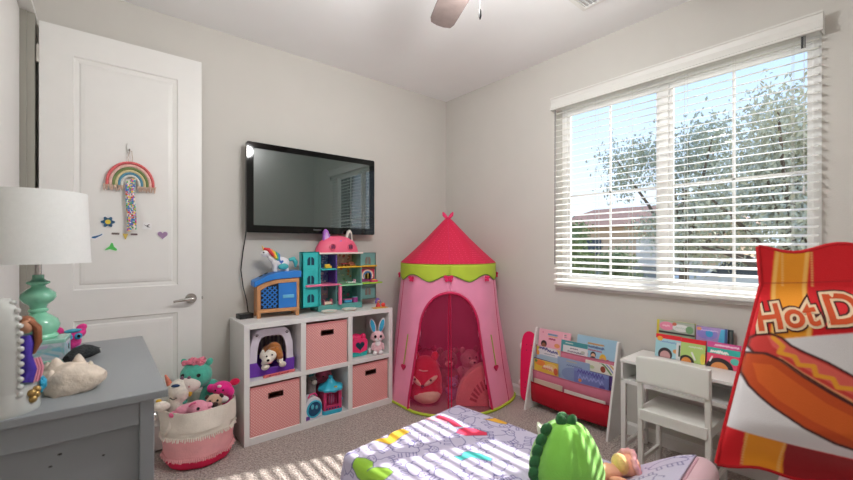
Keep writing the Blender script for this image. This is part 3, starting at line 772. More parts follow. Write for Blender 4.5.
# top right cube
ph = thing('toy_pet_house', 'teal toy pet house with a pink front and dark heart window', 'toy', (-1.165, -.255, .4025), R(-4))
TP = mat('turquoise plastic', (40, 190, 186), .35, .03); PPK = mat('bright pink plastic', (238, 52, 112), .35, .03)
b = MB().prism(rrect(-.075, 0, .075, .125, .03), -.05, .07); b.build('shell', TP, ph, bevel=.012, seg=3)
MB().prism([(-.068, .045), (-.02, .035), (.0, .028), (.02, .035), (.062, .045), (.066, .12), (.05, .14), (-.052, .14), (-.068, .12)], -.062, -.049).build('front_plate', PPK, ph, bevel=.004)
MB().prism(heart(-.002, .088, .037), -.0655, -.0615).build('heart_window', mat('dark aqua glass', (16, 58, 78), .08, .3, 30, coat=.8), ph)
for sx in (-1, 1): MB().ell((sx * .045, -.02, .146), (.022, .022, .026)).build('ear', PPK, ph, smooth=True)
MB().ell((0, .02, .135), (.055, .05, .03)).build('top_cap', PPK, ph, smooth=True)
ps = thing('blush_plush', 'pale blush plush slumped behind the teal pet house', 'soft toy', (-1.19, -.12, .4025))
body(ps, 'body', fur('blush fur', (206, 158, 168)), [((0, 0, .08), (.06, .05, .08)), ((-.01, -.01, .175), (.055, .05, .045))])
eyes(ps, [(-.03, -.058, .18), (.012, -.058, .18)], .005)
bn = thing('bunny_plush', 'white and pink plush bunny with tall blue lined ears', 'soft toy', (-1.018, -.322, .4025), R(-24))
bn.scale = (1.14, 1.1, 1.1)
BP = fur('bunny pink', (240, 196, 204), .06); BW = fur('bunny white', (242, 236, 238), .04); BB = fur('bunny blue', (64, 172, 214), .1)
body(bn, 'body', BP, [((0, 0, .055), (.036, .032, .055)), ((0, -.004, .128), (.046, .04, .040)), ((-.03, -.004, .118), (.022, .02, .018)), ((.03, -.004, .118), (.022, .02, .018))], .005)
body(bn, 'chest', BW, [((0, -.026, .082), (.020, .012, .022)), ((0, -.034, .112), (.026, .012, .014))], .004)
for sx in (-1, 1):
    body(bn, 'ear', BW, [((sx * .031, .004, .205), (.022, .009, .056), rot(0, sx * 14))], .004)
    MB().ell((sx * .031, -.004, .204), (.0150, .004, .046), 14, 10, rot(0, sx * 14)).build('ear_lining', BB, bn, smooth=True)
    body(bn, 'foot', BW, [((sx * .020, -.030, .016), (.017, .020, .016))], .004)
    body(bn, 'arm', BP, [((sx * .036, -.016, .058), (.011, .014, .028), rot(0, sx * -10))], .004)
eyes(bn, [(-.019, -.040, .134), (.019, -.040, .134)], (.0095, .006, .0105))
MB().ell((0, -.046, .118), (.005, .004, .004)).build('nose', mat('nose pink', (226, 120, 150), .5), bn, smooth=True)
MB().ell((-.052, .0, .03), (.012, .012, .02)).build('tail', BW, bn, smooth=True)

# ------------------------------------------------------------------ on top of the storage unit
ST = .7655
ht = thing('toy_hutch', 'wooden toy pet hutch with a blue roof and blue sliding front', 'toy hutch', (-1.748, -.140, ST), R(-8))
ht.scale = (1.06, 1, 1)
WD = mat('pale beech', (206, 148, 100), .5, .12, 18); BLU = mat('hutch blue', (44, 128, 214), .4, .04); BL2 = mat('deep blue', (26, 96, 190), .4, .05)
hx = .132
for x in (-hx, hx - .022):
    for y in (-.075, .053): MB().box(x, x + .022, y, y + .022, 0, .05).build('leg', WD, ht, bevel=.002)
MB().box(-hx, hx, -.078, .078, .036, .056).build('floor_board', WD, ht, bevel=.002)
MB().box(-hx, -hx + .012, -.07, .07, .056, .225).build('side_panel', WD, ht); MB().box(hx - .012, hx, -.07, .07, .056, .262).build('side_panel', WD, ht)
MB().box(-hx, hx, .062, .072, .056, .225).build('back_panel', WD, ht)
fo_ = [(-hx, .056), (hx, .056), (hx, .268), (-.02, .262), (-.085, .244), (-hx, .218)]
fi_ = [(-hx + .020, .060), (hx - .016, .060), (hx - .016, .240), (-.015, .235), (-.075, .214), (-hx + .020, .192)]
MB().ring(fo_, fi_, -.078, -.066).build('front_frame', WD, ht, bevel=.0015)
MB().prism([(.000, .060), (hx - .016, .060), (hx - .016, .240), (.000, .236)], -.072, -.064).build('sliding_door', BLU, ht, bevel=.002)
MB().box(.026, .098, -.078, -.070, .128, .152).build('door_handle', mat('sky plate', (110, 190, 226), .4), ht, bevel=.002)
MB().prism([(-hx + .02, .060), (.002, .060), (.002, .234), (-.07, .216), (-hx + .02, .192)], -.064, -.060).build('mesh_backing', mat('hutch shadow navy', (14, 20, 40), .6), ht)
for i in range(-3, 5):
    for s_ in (-1, 1):
        x0 = -.054 + i * .030
        p0, p1 = (x0 - s_ * .07, .066), (x0 + s_ * .07, .212)
        pts = []
        for k in range(41):
            t = k / 40; x = p0[0] + (p1[0] - p0[0]) * t; z = p0[1] + (p1[1] - p0[1]) * t
            if -.106 < x < -.006: pts.append((x, -.068, z))
        if len(pts) > 3: MB().bar(pts[0], pts[-1], .0075, .004, (0, 1, 0)).build('lattice_bar', BLU, ht)
rp_ = [(-hx - .018, .214), (-.088, .246), (-.02, .264), (hx + .012, .272), (hx + .012, .318), (.02, .316), (-.06, .296), (-hx - .018, .252)]
MB().prism(rp_, -.088, .084).build('roof', BLU, ht, bevel=.004)
for x in (-.105, -.072):
    z = .2525 + (x + .15) * .5
    MB().box(-.011, .011, -.02, .02, -.0015, .0015, Matrix.Translation((x, -.03, z + .012)) @ Matrix.Rotation(R(-25), 4, 'Y')).build('roof_slot', DARK, ht)

un = thing('unicorn_figure', 'white toy unicorn with rainbow mane standing on the blue hutch roof', 'toy', (-1.725, -.15, ST + .3155), R(172))
un.scale = (1.22, 1.22, 1.2)
UW = mat('white vinyl toy', (234, 232, 236), .4, .03)
b = MB().ell((0, 0, .050), (.052, .030, .036)).ell((.045, 0, .078), (.024, .020, .040), 16, 10, rot(0, 38)).ell((.080, 0, .108), (.030, .020, .020), 16, 10, rot(0, 20))
b.build('body', UW, un, remesh=.004)
for x, y in ((-.03, -.016), (-.03, .016), (.03, -.016), (.03, .016)): MB().tube([(x, y, .045), (x * 1.05, y, .02), (x * 1.1, y, 0)], [.013, .011, .013], 10).build('leg', UW, un, smooth=True)
for i, c in enumerate([(216, 52, 60), (238, 140, 50), (242, 208, 66), (92, 178, 96), (66, 150, 206)]):
    MB().tube([(.088 - i * .013, 0, .132 - i * .004), (.066 - i * .013, .014, .128 - i * .008), (.046 - i * .008, .024, .098 - i * .008), (.03 - i * .006, .027, .08 - i * .004)], [.009, .011, .010, .004], 8).build('mane_lock', mat('mane %d' % i, c, .5), un, smooth=True)
MB().tube([(-.05, 0, .066), (-.075, 0, .072), (-.088, 0, .05), (-.086, 0, .02)], [.010, .015, .014, .005], 10).build('tail', mat('aqua hair', (74, 186, 190), .5, .1), un, smooth=True)
MB().ell((-.012, .024, .028), (.030, .012, .020)).ell((-.012, -.024, .028), (.030, .012, .020)).build('saddle_wing', mat('aqua hair', (74, 186, 190), .5, .1), un, smooth=True)
MB().lathe([(.007, 0), (.004, .02), (0, .036)], n=10).build('horn', mat('gold horn', (230, 190, 90), .3), un, smooth=True).matrix_local = Matrix.Translation((.088, 0, .124)) @ Matrix.Rotation(R(25), 4, 'Y')
eyes(un, [(.094, .018, .112), (.094, -.018, .112)], .004)
MB().prism(heart(.0, .056, .012), -.0325, -.029).build('heart_mark', mat('blue mark', (66, 110, 190), .5), un)
MB().prism(heart(.0, .056, .012), .029, .0325).build('heart_mark', mat('blue mark', (66, 110, 190), .5), un)

# open dolls' house
dh = thing('dolls_house', "open toy dolls' house with a pink eared roof and turquoise doors", "dolls' house", (-1.27, -.135, ST))
TQ = mat('turquoise toy plastic', (52, 190, 190), .35, .04); TQD = mat('sea green panel', (92, 164, 160), .4, .05)
TQC = mat('grey aqua panel', (110, 160, 158), .3, .06)
PKR = mat('rose pink roof', (238, 100, 132), .4, .03); CRM = mat('cream plastic', (232, 226, 216), .4, .02)
MB().box(-.19, .185, -.066, .09, 0, .045).build('plinth', TQD, dh, bevel=.004)
MB().box(-.185, .180, .075, .085, .045, .44).build('back_panel', TQC, dh)
MB().box(-.185, -.173, -.07, .075, .045, .44).build('side_wall', TQ, dh); MB().box(.170, .180, -.07, .075, .045, .44).build('side_wall', TQC, dh)
PURP = mat('violet plastic', (98, 66, 150), .4, .04)
MB().box(-.045, -.033, -.06, .075, .20, .44).build('inner_wall', PURP, dh)
MB().box(-.045, -.033, -.06, .075, .045, .20).build('inner_wall', TQC, dh)
YEL = mat('mustard plastic', (232, 184, 40), .4, .03); LIM = mat('lime plastic', (158, 206, 60), .4, .03); PKF = mat('toy floor pink', (240, 120, 160), .4, .03); MNT = mat('mint floor', (150, 220, 170), .4, .03)
for x0, x1, z, m_, fr_ in ((-.173, -.045, .312, TQ, -.085), (-.173, -.03, .195, PKF, -.105), (-.033, .17, .325, YEL, -.09), (-.033, .172, .185, MNT, -.10)):
    MB().box(x0, x1, fr_, .075, z, z + .010).build('floor_plate', m_, dh, bevel=.002)
MB().tube([(-.02, -.085, .045), (-.02, -.085, .20)], .014, 14).build('column', PKF, dh, smooth=True)
# wallpapers
for x0, x1, z0, z1, base, cols in ((-.172, -.046, .322, .438, (120, 128, 176), [(60, 70, 130), (220, 200, 230), (80, 160, 190)]),
                                   (-.172, -.046, .206, .31, (110, 140, 190), [(230, 236, 244), (70, 90, 160), (60, 150, 180)]),
                                   (-.172, -.046, .048, .193, (190, 150, 170), [(230, 120, 150), (90, 150, 160), (250, 220, 160)]),
                                   (-.03, .168, .336, .438, (196, 172, 172), [(160, 120, 110), (226, 206, 190), (180, 90, 90)]),
                                   (-.03, .168, .196, .322, (150, 178, 168), [(226, 220, 190), (110, 140, 110), (200, 120, 90)]),
                                   (-.03, .168, .048, .183, (84, 142, 138), [(50, 100, 110), (120, 190, 170), (180, 90, 120)])):
    sh = []
    for i in range(34):
        k = rnd.choice('er'); cx, cz = rnd.uniform(x0, x1), rnd.uniform(z0, z1); s_ = rnd.uniform(.004, .013)
        c = rnd.choice(cols)
        sh.append(('e', cx, cz, s_, s_ * rnd.uniform(.5, 1.2), c) if k == 'e' else ('r', cx - s_, cz - s_ * .6, cx + s_, cz + s_ * .6, c))
    painted('wallpaper', x0, x1, z0, z1, .003, base, sh, lambda u, v: (u, .0742, v), PAINT, dh)
# pink roof with two ears, flower badge and round windows
rf = MB().lathe([(.182, .44), (.182, .452), (.172, .49), (.145, .53), (.10, .56), (.045, .574), (0, .577)], n=40, rf=lambda a, z: 1 / max(1, 1.0))
rf.v = [(x, y * .46 + .005, z) for x, y, z in rf.v]
rf.build('roof', PKR, dh, smooth=True)
MB().box(-.188, .184, -.088, .09, .432, .445).build('eave', CRM, dh, bevel=.004)
for sx, m_, m2 in ((-1, mat('lilac ear', (176, 108, 206), .35), mat('ear violet inner', (206, 176, 222), .4)), (1, CRM, mat('dark ear window', (92, 84, 84), .4))):
    o = [(sx * .128, .528), (sx * .121, .605), (sx * .105, .628), (sx * .085, .612), (sx * .062, .548)]
    MB().prism(o, -.018, .012).build('ear', m_, dh, bevel=.005)
    MB().prism([(sx * .114, .545), (sx * .110, .590), (sx * .102, .604), (sx * .092, .594), (sx * .080, .552)], -.021, -.018).build('ear_window', m2, dh)
for x in (-.075, .075):
    MB().lathe([(.027, 0), (.027, .008), (.022, .010), (.022, 0)], n=22).build('round_window', PKR, dh, smooth=True).matrix_local = Matrix.Translation((x, -.068, .487)) @ Matrix.Rotation(R(80), 4, 'X')
    MB().box(-.015, -.002, -.001, .001, -.014, .014).box(.002, .015, -.001, .001, -.014, .014).build('window_pane', mat('plum pane', (120, 44, 84), .4), dh).matrix_local = Matrix.Translation((x, -.078, .488)) @ Matrix.Rotation(R(-10), 4, 'X')
b = MB()
for i in range(5): b.ell((.007 * math.cos(1.256 * i), -.058, .527 + .007 * math.sin(1.256 * i)), (.005, .003, .005), 8, 6)
b.build('flower_badge', mat('blue badge', (110, 120, 200), .4), dh, smooth=True)
# doors, each with its arched windows
def dh_door(name, x0, x1, z0, z1, y, m_, wm, n=3):
    d = MB().box(x0, x1, y, y + .012, z0, z1).box(x0, x0 + .012, y, y + .05, z0, z1).box(x1 - .010, x1, y, y + .05, z0, z1).box(x0, x1, y, y + .05, z1 - .008, z1).box(x0, x1, y, y + .05, z0, z0 + .008).build(name, m_, dh, bevel=.002)
    cx = (x0 + x1) / 2
    for k in range(n):
        zc = z0 + (z1 - z0) * (k + .5) / n
        for s_ in (-1, 1):
            ol = [(cx + s_ * .004, zc - .030), (cx + s_ * .026, zc - .030), (cx + s_ * .026, zc + .012), (cx + s_ * .016, zc + .028), (cx + s_ * .004, zc + .030)]
            MB().prism(ol, y - .0015, y).build('window_opening', wm, d)
    for k in range(1, n):
        zc = z0 + (z1 - z0) * k / n
        MB().box(x0 + .02, x1 - .02, y - .004, y, zc - .003, zc + .003).build('ledge', m_, d)
dh_door('door', -.325, -.190, .042, .452, -.085, TQ, mat('dark window blue', (16, 62, 84), .3))
MB().box(-.30, -.175, -.115, -.085, .196, .210).build('balcony', PKF, dh, bevel=.003)
dh_door('door', .188, .345, .055, .44, -.02, TQC, mat('rust window', (128, 112, 104), .4), 3)
MB().box(.19, .335, -.06, -.02, .325, .336).build('door_shelf', YEL, dh, bevel=.002)
MB().box(.19, .375, -.075, -.02, .185, .197).build('door_shelf', LIM, dh, bevel=.002)
painted('door_picture', .195, .33, .20, .322, .003, (202, 60, 96), [('e', .262, .25, .055, .05, (240, 210, 190)), ('e', .262, .25, .042, .038, (60, 130, 190)), ('e', .262, .245, .03, .026, (226, 190, 90)), ('r', .20, .2, .33, .225, (150, 60, 120))], lambda u, v: (u, -.0215, v), PAINT, dh)
# small furniture standing in the rooms
def tiny(nm, lab, cat, x, z, parts, y=-.05):
    t = thing(nm, lab, cat, (-1.27 + x, -.135 + y, ST + z), group="tiny furniture in the dolls' house")
    for pn, bx_, c in parts:
        MB().box(*bx_).build(pn, mat('tiny %d %d %d' % c, c, .45), t, bevel=.002)
def sofa(c): return [('seat', (-.022, .022, -.014, .014, .004, .014), c), ('backrest', (-.022, .022, .008, .014, .014, .034), c), ('armrest', (-.026, -.02, -.014, .014, .004, .022), c), ('armrest', (.02, .026, -.014, .014, .004, .022), c)]
def tab(c, d): return [('tabletop', (-.022, .022, -.016, .016, .020, .025), c), ('leg', (-.018, -.013, -.01, .01, 0, .020), d), ('leg', (.013, .018, -.01, .01, 0, .020), d)]
tiny('toy_sofa', "tiny yellow sofa on the top left floor of the dolls' house", 'toy furniture', -.105, .322, sofa((236, 196, 70)))
tiny('toy_table', "tiny red table on the mustard floor of the dolls' house", 'toy furniture', .03, .335, tab((196, 48, 60), (110, 60, 40)))
tiny('toy_armchair', "tiny brown armchair on the mustard floor of the dolls' house", 'toy furniture', .10, .335, sofa((150, 84, 60)))
tiny('toy_bed', "tiny white bed on the mint floor of the dolls' house", 'toy furniture', .09, .195, [('mattress', (-.034, .034, -.018, .018, .006, .016), (232, 232, 226)), ('headboard', (.030, .036, -.018, .018, .0, .034), (226, 170, 190)), ('blanket', (-.034, .006, -.019, .019, .015, .019), (120, 190, 170))])
tiny('toy_bathtub', "tiny blue tub on the ground floor of the dolls' house", 'toy furniture', .06, .045, [('tub', (-.032, .032, -.016, .016, .004, .028), (60, 150, 190)), ('rim', (-.034, .034, -.018, .018, .026, .031), (196, 90, 140))])
tiny('toy_stove', "tiny plum stove beside the pink column of the dolls' house", 'toy furniture', .125, .045, [('body', (-.02, .02, -.016, .016, 0, .04), (150, 60, 130)), ('hob', (-.02, .02, -.016, .016, .04, .044), (70, 190, 190))])
tiny('toy_crib', "tiny cream crib below the pink floor of the dolls' house", 'toy furniture', -.11, .045, [('crib_base', (-.03, .03, -.016, .016, .006, .024), (236, 214, 190)), ('crib_end', (-.034, -.028, -.018, .018, 0, .044), (220, 120, 140)), ('crib_end', (.028, .034, -.018, .018, 0, .044), (220, 120, 140))])
tiny('toy_cushion_seat', "tiny magenta seat on the lime shelf of the dolls' house door", 'toy furniture', .305, .1975, [('seat', (-.03, .03, -.014, .014, 0, .014), (226, 40, 120)), ('cushion', (-.018, .018, -.010, .010, .014, .022), (240, 200, 60))], y=-.05)
# loose toys in front of it
bl_ = thing('tiny_doll', 'tiny purple haired doll in a red dress at the right end of the shelf top', 'toy', (-.972, -.262, ST), R(10))
MB().lathe([(.020, 0), (.018, .012), (.010, .028), (.006, .034), (0, .036)], n=16).build('dress', mat('red dress', (226, 62, 66), .5), bl_, smooth=True)
MB().ell((0, 0, .046), (.016, .015, .016)).build('head', mat('doll skin', (224, 166, 138), .5), bl_, smooth=True)
MB().ell((0, .006, .052), (.021, .017, .020)).ell((-.02, .004, .042), (.009, .009, .014)).ell((.02, .004, .042), (.009, .009, .014)).build('hair', mat('doll hair', (112, 84, 160), .5, .2, 90), bl_, smooth=True)
eyes(bl_, [(-.006, -.014, .047), (.006, -.014, .047)], .0025)
bl2 = thing('toy_ball', 'small coral red toy ball beside the tiny doll', 'toy', (-.942, -.29, ST))
MB().ell((0, 0, .017), .017).build('ball', mat('coral ball', (240, 74, 72), .4), bl2, smooth=True)
MB().tube([(.017 * math.cos(a), .017 * math.sin(a), .017) for a in [2 * PI * i / 20 for i in range(20)]], .0012, 5, True).build('seam', mat('ball seam', (190, 40, 50), .4), bl2)
pm = thing('play_mat', 'small mustard play mat lying at the front of the shelf top', 'mat', (-.99, -.315, ST), R(-3))
MB().prism(rrect(-.065, -.03, .065, .03, .01), 0, .003, 'xy').build('mat_sheet', mat('mustard felt', (222, 168, 74), .85, .08, 60), pm)
for i, (x, y, lab) in enumerate(((-1.40, -.265, "white toy plate in front of the dolls' house, left of the other"), (-1.235, -.27, "white toy plate in front of the dolls' house, right of the other"))):
    t = thing('toy_plate', lab, 'toy plate', (x, y, ST), group='white toy plates on the shelf top')
    MB().lathe([(0, .002), (.032, .003), (.042, .008), (.060, .014), (.061, .012), (.042, .0), (0, 0)], n=28).build('plate', CRM, t, smooth=True)
    MB().lathe([(.03, .0042), (.033, .0052), (.030, .0058)], n=24).build('plate_band', mat('pale mint band', (176, 214, 196), .4), t, smooth=True)
# ------------------------------------------------------------------ play tent in the corner
TX, TY = -.415, -.495
tn = thing('play_tent', 'pink round play tent with a red cone roof in the room corner', 'play tent', (TX, TY, 0))
PKT = mat('pink tent nylon', (243, 148, 184), .6, .05, 5, .2, 14, sheen=.2); PK2 = mat('dark pink tent', (206, 22, 84), .6, .05, 8)
LIMT = mat('lime tent fabric', (186, 208, 60), .7, .05, 10)
ROOF = dotmat('red dotted tent roof', (206, 16, 66), (238, 84, 126), 62, .16, .65, 0)
A0 = math.atan2(-2.51, -2.295) + .028
wx, wy = XR - TX - .008, -TY - .008
def clip(x, y):
    return (max(min(x, wx), -.902 - TX), min(y, wy))
def rad(z): return np.interp(z, [0, .3, .6, .85, 1.0, 1.12], [.505, .468, .438, .412, .396, .390])
def bulge(a, z): return 1 + .11 * math.exp(-((a + .74) / .42) ** 2) * max(0, 1 - z / .7)
def tp(a, z, k=1.0):
    a = (a + PI) % (2 * PI) - PI
    r_ = rad(z) * k * bulge(a, z) * (1 + .012 * math.cos(9 * a + 2 * z) * (1 - abs(z - .5)))
    x, y = clip(r_ * math.cos(a), r_ * math.sin(a)); return (x, y, z)
# opening: half angle as a function of height
def half(z):
    if z > .905: return 0
    if z > .63: return R(31) * math.sqrt(max(0, 1 - ((z - .63) / .275) ** 2))
    return R(31 + 9 * (.63 - z) / .63)
NA, NZ = 144, 56
b = MB()
def bodyf(i, j):
    return tp(A0 + 2 * PI * i, 1.06 * j)
b.grid(NA, NZ, bodyf, lambda i, j: abs(((i * 2 * PI + PI) % (2 * PI)) - PI) < half(1.06 * j) - .012)
b.build('tent_wall', PKT, tn, smooth=True, solid=.003)
# inside floor and hoop
b = MB(); n = 72
ring = [clip(.50 * bulge((2 * PI * i / n + PI) % (2 * PI) - PI, 0) * math.cos(2 * PI * i / n), .50 * bulge((2 * PI * i / n + PI) % (2 * PI) - PI, 0) * math.sin(2 * PI * i / n)) for i in range(n)]
b.prism(ring, .002, .006, 'xy'); b.build('floor_sheet', mat('tent floor', (150, 120, 120), .8), tn)
MB().tube([(clip(.508 * bulge((2 * PI * i / n + PI) % (2 * PI) - PI, 0) * math.cos(2 * PI * i / n), .508 * bulge((2 * PI * i / n + PI) % (2 * PI) - PI, 0) * math.sin(2 * PI * i / n))) + (.011,) for i in range(n)], .011, 10, True).build('base_hoop', LIMT, tn, smooth=True)
# opening trim
zs = [.0 + .63 * i / 12 for i in range(12)] + [.63 + .275 * math.sin(R(90 * i / 14)) for i in range(15)]
left = [tp(A0 - half(z), max(z, .012), 1.006) for z in zs]; right = [tp(A0 + half(z), max(z, .012), 1.006) for z in zs][::-1]
b = MB()
MB().tube(left + right[1:], .0105, 8).build('opening_trim', PK2, tn, smooth=True)
# sheer curtains, meeting in the middle
NET = sheer('magenta net', (226, 44, 104), .31); NETE = sheer('magenta net edge', (206, 16, 76), .85)
for sg in (-1, 1):
    def cf(u, v, sg=sg):
        z = .012 + v * .888; h_ = half(z) + .01
        a = A0 + sg * (h_ * u + .004)
        r_ = rad(z) * (.975 + .010 * math.sin(u * 16 + sg) * (1 - .4 * v))
        return clip(r_ * math.cos(a), r_ * math.sin(a)) + (z,)
    MB().grid(24, 34, cf).build('net_curtain', NET, tn, smooth=True)
    MB().tube([cf(.03, i / 20) for i in range(21)], .0045, 6).build('net_hem', NETE, tn, smooth=True)
# valance with scallops
def vz(a): return .985 + .052 * (abs(math.cos(4.0 * (a - A0)))) ** 1.6
def vf(i, j):
    a = A0 + 2 * PI * i; z = vz(a) + (1.118 - vz(a)) * j
    x, y = clip(.404 * math.cos(a), .404 * math.sin(a)); return (x, y, z)
MB().grid(160, 8, vf).build('valance', LIMT, tn, smooth=True, solid=.003)
b = MB()
MB().tube([vf(i / 160, 0) for i in range(160)], .0035, 6, True).build('valance_piping', mat('dark lime piping', (112, 150, 60), .7), tn, smooth=True)
# cone roof
prof = [(.406, 1.108), (.402, 1.122), (.378, 1.142), (.29, 1.222), (.19, 1.318), (.10, 1.412), (.045, 1.470), (.022, 1.492), (0, 1.495)]
rb_ = MB().lathe(prof[1:], n=72, rf=lambda a, z: 1 + .012 * math.cos(8 * a) * (1.5 - z) / .4)
rb_.v = [clip(x, y) + (z,) for x, y, z in rb_.v]
rb_.build('roof', ROOF, tn, smooth=True)
for k in range(8):
    a = A0 + k * PI / 4
    MB().tube([clip(r_ * 1.004 * math.cos(a), r_ * 1.004 * math.sin(a)) + (z,) for r_, z in prof[1:-1]], .003, 6).build('roof_seam', PK2, tn, smooth=True)
def butterfly(a, z, r_, s, c):
    cx, cy_ = clip(r_ * math.cos(a), r_ * math.sin(a))
    m_ = mat('butterfly %d' % c[0], c, .6)
    M = Matrix.Translation((cx, cy_, z)) @ Matrix.Rotation(a + PI / 2, 4, 'Z')
    o = MB()
    for sx in (-1, 1):
        for (dx, dz, rx, rz, an) in ((.55, .35, .50, .38, 25), (.42, -.35, .36, .30, -25)):
            pl = arc(sx * dx * s, dz * s, rx * s, rz * s, 0, 345, 15, R(sx * an))
            t = MB().prism(pl, -.003, .003)
            t.v = [tuple(M @ Vector((x, y - .010 * abs(x) / s, zz))) for x, y, zz in t.v]
            o.add(t.v, t.f)
    t = MB().ell((0, -.004, 0), (.12 * s, .12 * s, .55 * s), 8, 6); t.v = [tuple(M @ Vector(p)) for p in t.v]; o.add(t.v, t.f)
    o.build('butterfly', m_, tn, smooth=False)
for k, dz in ((-2, .0), (-1, -.012), (0, 0.), (1, -.008), (2, .004)):
    butterfly(A0 + k * PI / 4 + (.0 if k else -.02), 1.012 + dz, .412, .030 if k else .036, (226, 26, 96))
# bow at the tip
b = MB()
for sx in (-1, 1):
    b.tube([(0, 0, 1.49), (sx * .016, 0, 1.508), (sx * .034, 0, 1.530), (sx * .044, 0, 1.552)], [.008, .014, .016, .004], 8)
bo = b.build('tip_bow', mat('tip pink', (232, 44, 104), .6), tn, smooth=True); bo.rotation_euler = (0, 0, A0 + PI / 2)
MB().ell((0, 0, 1.495), (.022, .022, .014)).build('tip_cap', PK2, tn, smooth=True)
# ribbon ties with hearts either side of the opening
for sg, dz in ((-1, 0), (1, 0)):
    a0 = A0 + sg * R(46); a1 = A0 + sg * R(49.5)
    p0 = tp(a0, .57, 1.014); p1 = tp(a1, .335, 1.016)
    MB().tube([p0, tp((a0 + a1) / 2, .45, 1.016), p1], .0045, 8).build('ribbon_tie', mat('olive ribbon', (176, 172, 80), .7), tn, smooth=True)
    pl = heart(0, 0, .024); M = Matrix.Translation(tp(a1, .315, 1.02)) @ Matrix.Rotation(a1 + PI / 2, 4, 'Z')
    t = MB().prism(pl, -.006, .006); t.v = [tuple(M @ Vector(p)) for p in t.v]
    t.build('tie_heart', PK2, tn)
# side seams
for k in (-2, -1.45, 1.45, 2):
    a = A0 + k * R(46)
    MB().tube([tp(a, .015 + .97 * i / 16, 1.004) for i in range(17)], .003, 6).build('wall_seam', PK2, tn, smooth=True)

# ------------------------------------------------------------------ toys inside the tent
ca, sa = math.cos(A0), math.sin(A0)
def tl(fwd, side): return (TX + ca * fwd - sa * side, TY + sa * fwd + ca * side)
FZ = A0 + PI / 2
x, y = tl(.22, -.19)
fx = thing('fox_plush', 'big round red fox plush sitting in the left half of the tent', 'soft toy', (x, y, .0062), FZ + R(-8))
fx.scale = (1.08, 1.05, 1.1)
FR = fur('fox red', (226, 36, 46), .06); FC = fur('fox cream', (240, 206, 180), .05)
body(fx, 'body', FR, [((0, 0, .16), (.128, .112, .165)), ((0, 0, .09), (.132, .115, .09)), ((0, 0, .25), (.105, .09, .09))], .009)
body(fx, 'belly', FC, [((.015, -.040, .072), (.108, .085, .066))], .008)
for sx in (-1, 1): body(fx, 'ear', FR, [((sx * .07, .0, .335), (.028, .018, .042), rot(0, sx * 22))], .006)
pts = [(-.095, -.0, .188)]
fm = MB()
for sx in (-1, 1):
    fm.ell((sx * .058, -.094, .187), (.060, .016, .017), 14, 8, rot(0, sx * -33, sx * 24))
fm.build('cheek_stripe', FC, fx, smooth=True)
MB().ell((0, -.120, .152), (.014, .010, .011)).build('nose', EYE, fx, smooth=True)
eyes(fx, [(-.058, -.108, .196), (.058, -.108, .196)], .009)
MB().tube([(-.03, -.098, .262), (.0, -.094, .252), (.035, -.094, .258)], .004, 6).build('brow_line', mat('brow cream', (246, 190, 176), .8), fx, smooth=True)
x, y = tl(.26, .22)
ar = thing('arched_cushion', 'salmon pink half round cushion leaning inside the tent at right', 'cushion', (x, y, .0062), FZ + R(0))
ar.scale = (1.1, 1, 1.12)
SAL = mat('salmon plush', (232, 128, 128), .9, .06, 30, .2, 160, sheen=.3); SAD = mat('rust salmon', (176, 66, 70), .9, .08, 30)
pl = [(-.15, 0), (.10, 0)] + arc(.10, 0, .25, .30, 90, 180, 14)[0:14]
MB().prism([(-.15, 0)] + [(.10 - .25 * math.cos(R(t)), .30 * math.sin(R(t))) for t in range(6, 91, 6)] + [(.10, 0)], -.05, .05).build('cushion_body', SAL, ar, bevel=.012, seg=3)
for i in range(7):
    t0, t1 = R(14 + i * 11), R(20 + i * 11)
    q = [(.10 - .16 * math.cos(t0), .20 * math.sin(t0)), (.10 - .11 * math.cos(t0), .13 * math.sin(t0)), (.10 - .11 * math.cos(t1), .13 * math.sin(t1)), (.10 - .16 * math.cos(t1), .20 * math.sin(t1))]
    MB().prism(q, -.0535, -.049).build('stripe', SAD, ar)
for f_, s_, nm, lab, c, c2, z in ((-.06, -.0, 'bear_plush', 'dusky brown plush bear in the middle of the tent', (150, 92, 96), (206, 160, 150), .0062),
                              (-.10, .19, 'pink_plush', 'pale rose plush behind the arched cushion in the tent', (206, 140, 150), (236, 190, 190), .0062),
                              (-.13, -.19, 'crimson_plush', 'crimson plush standing behind the fox in the tent', (190, 40, 74), (226, 120, 140), .0062),
                              (.17, .03, 'mauve_plush', 'small mauve and blue plush beside the red fox in the tent', (150, 110, 150), (110, 130, 170), .0062)):
    x, y = tl(f_, s_); k = .62 if nm == 'mauve_plush' else 1.15
    t = thing(nm, lab, 'soft toy', (x, y, z), FZ + rnd.uniform(-.4, .4))
    t.scale = (k, k, k)
    m1 = fur(nm + ' fur', c); m2 = fur(nm + ' pale', c2)
    body(t, 'body', m1, [((0, 0, .10), (.08, .07, .10)), ((0, -.01, .23), (.075, .066, .07)), ((-.06, -.05, .035), (.035, .05, .035)), ((.06, -.05, .035), (.035, .05, .035))], .008)
    body(t, 'muzzle', m2, [((0, -.07, .215), (.032, .026, .026))], .006)
    for sx in (-1, 1):
        body(t, 'ear', m1, [((sx * .058, 0, .295), (.026, .016, .028))], .006)
        body(t, 'arm', m1, [((sx * .085, -.035, .14), (.028, .03, .055), rot(25, sx * 20))], .006)
    eyes(t, [(-.028, -.066, .25), (.028, -.066, .25)], .008)
    MB().ell((0, -.094, .222), (.010, .007, .007)).build('nose', EYE, t, smooth=True)
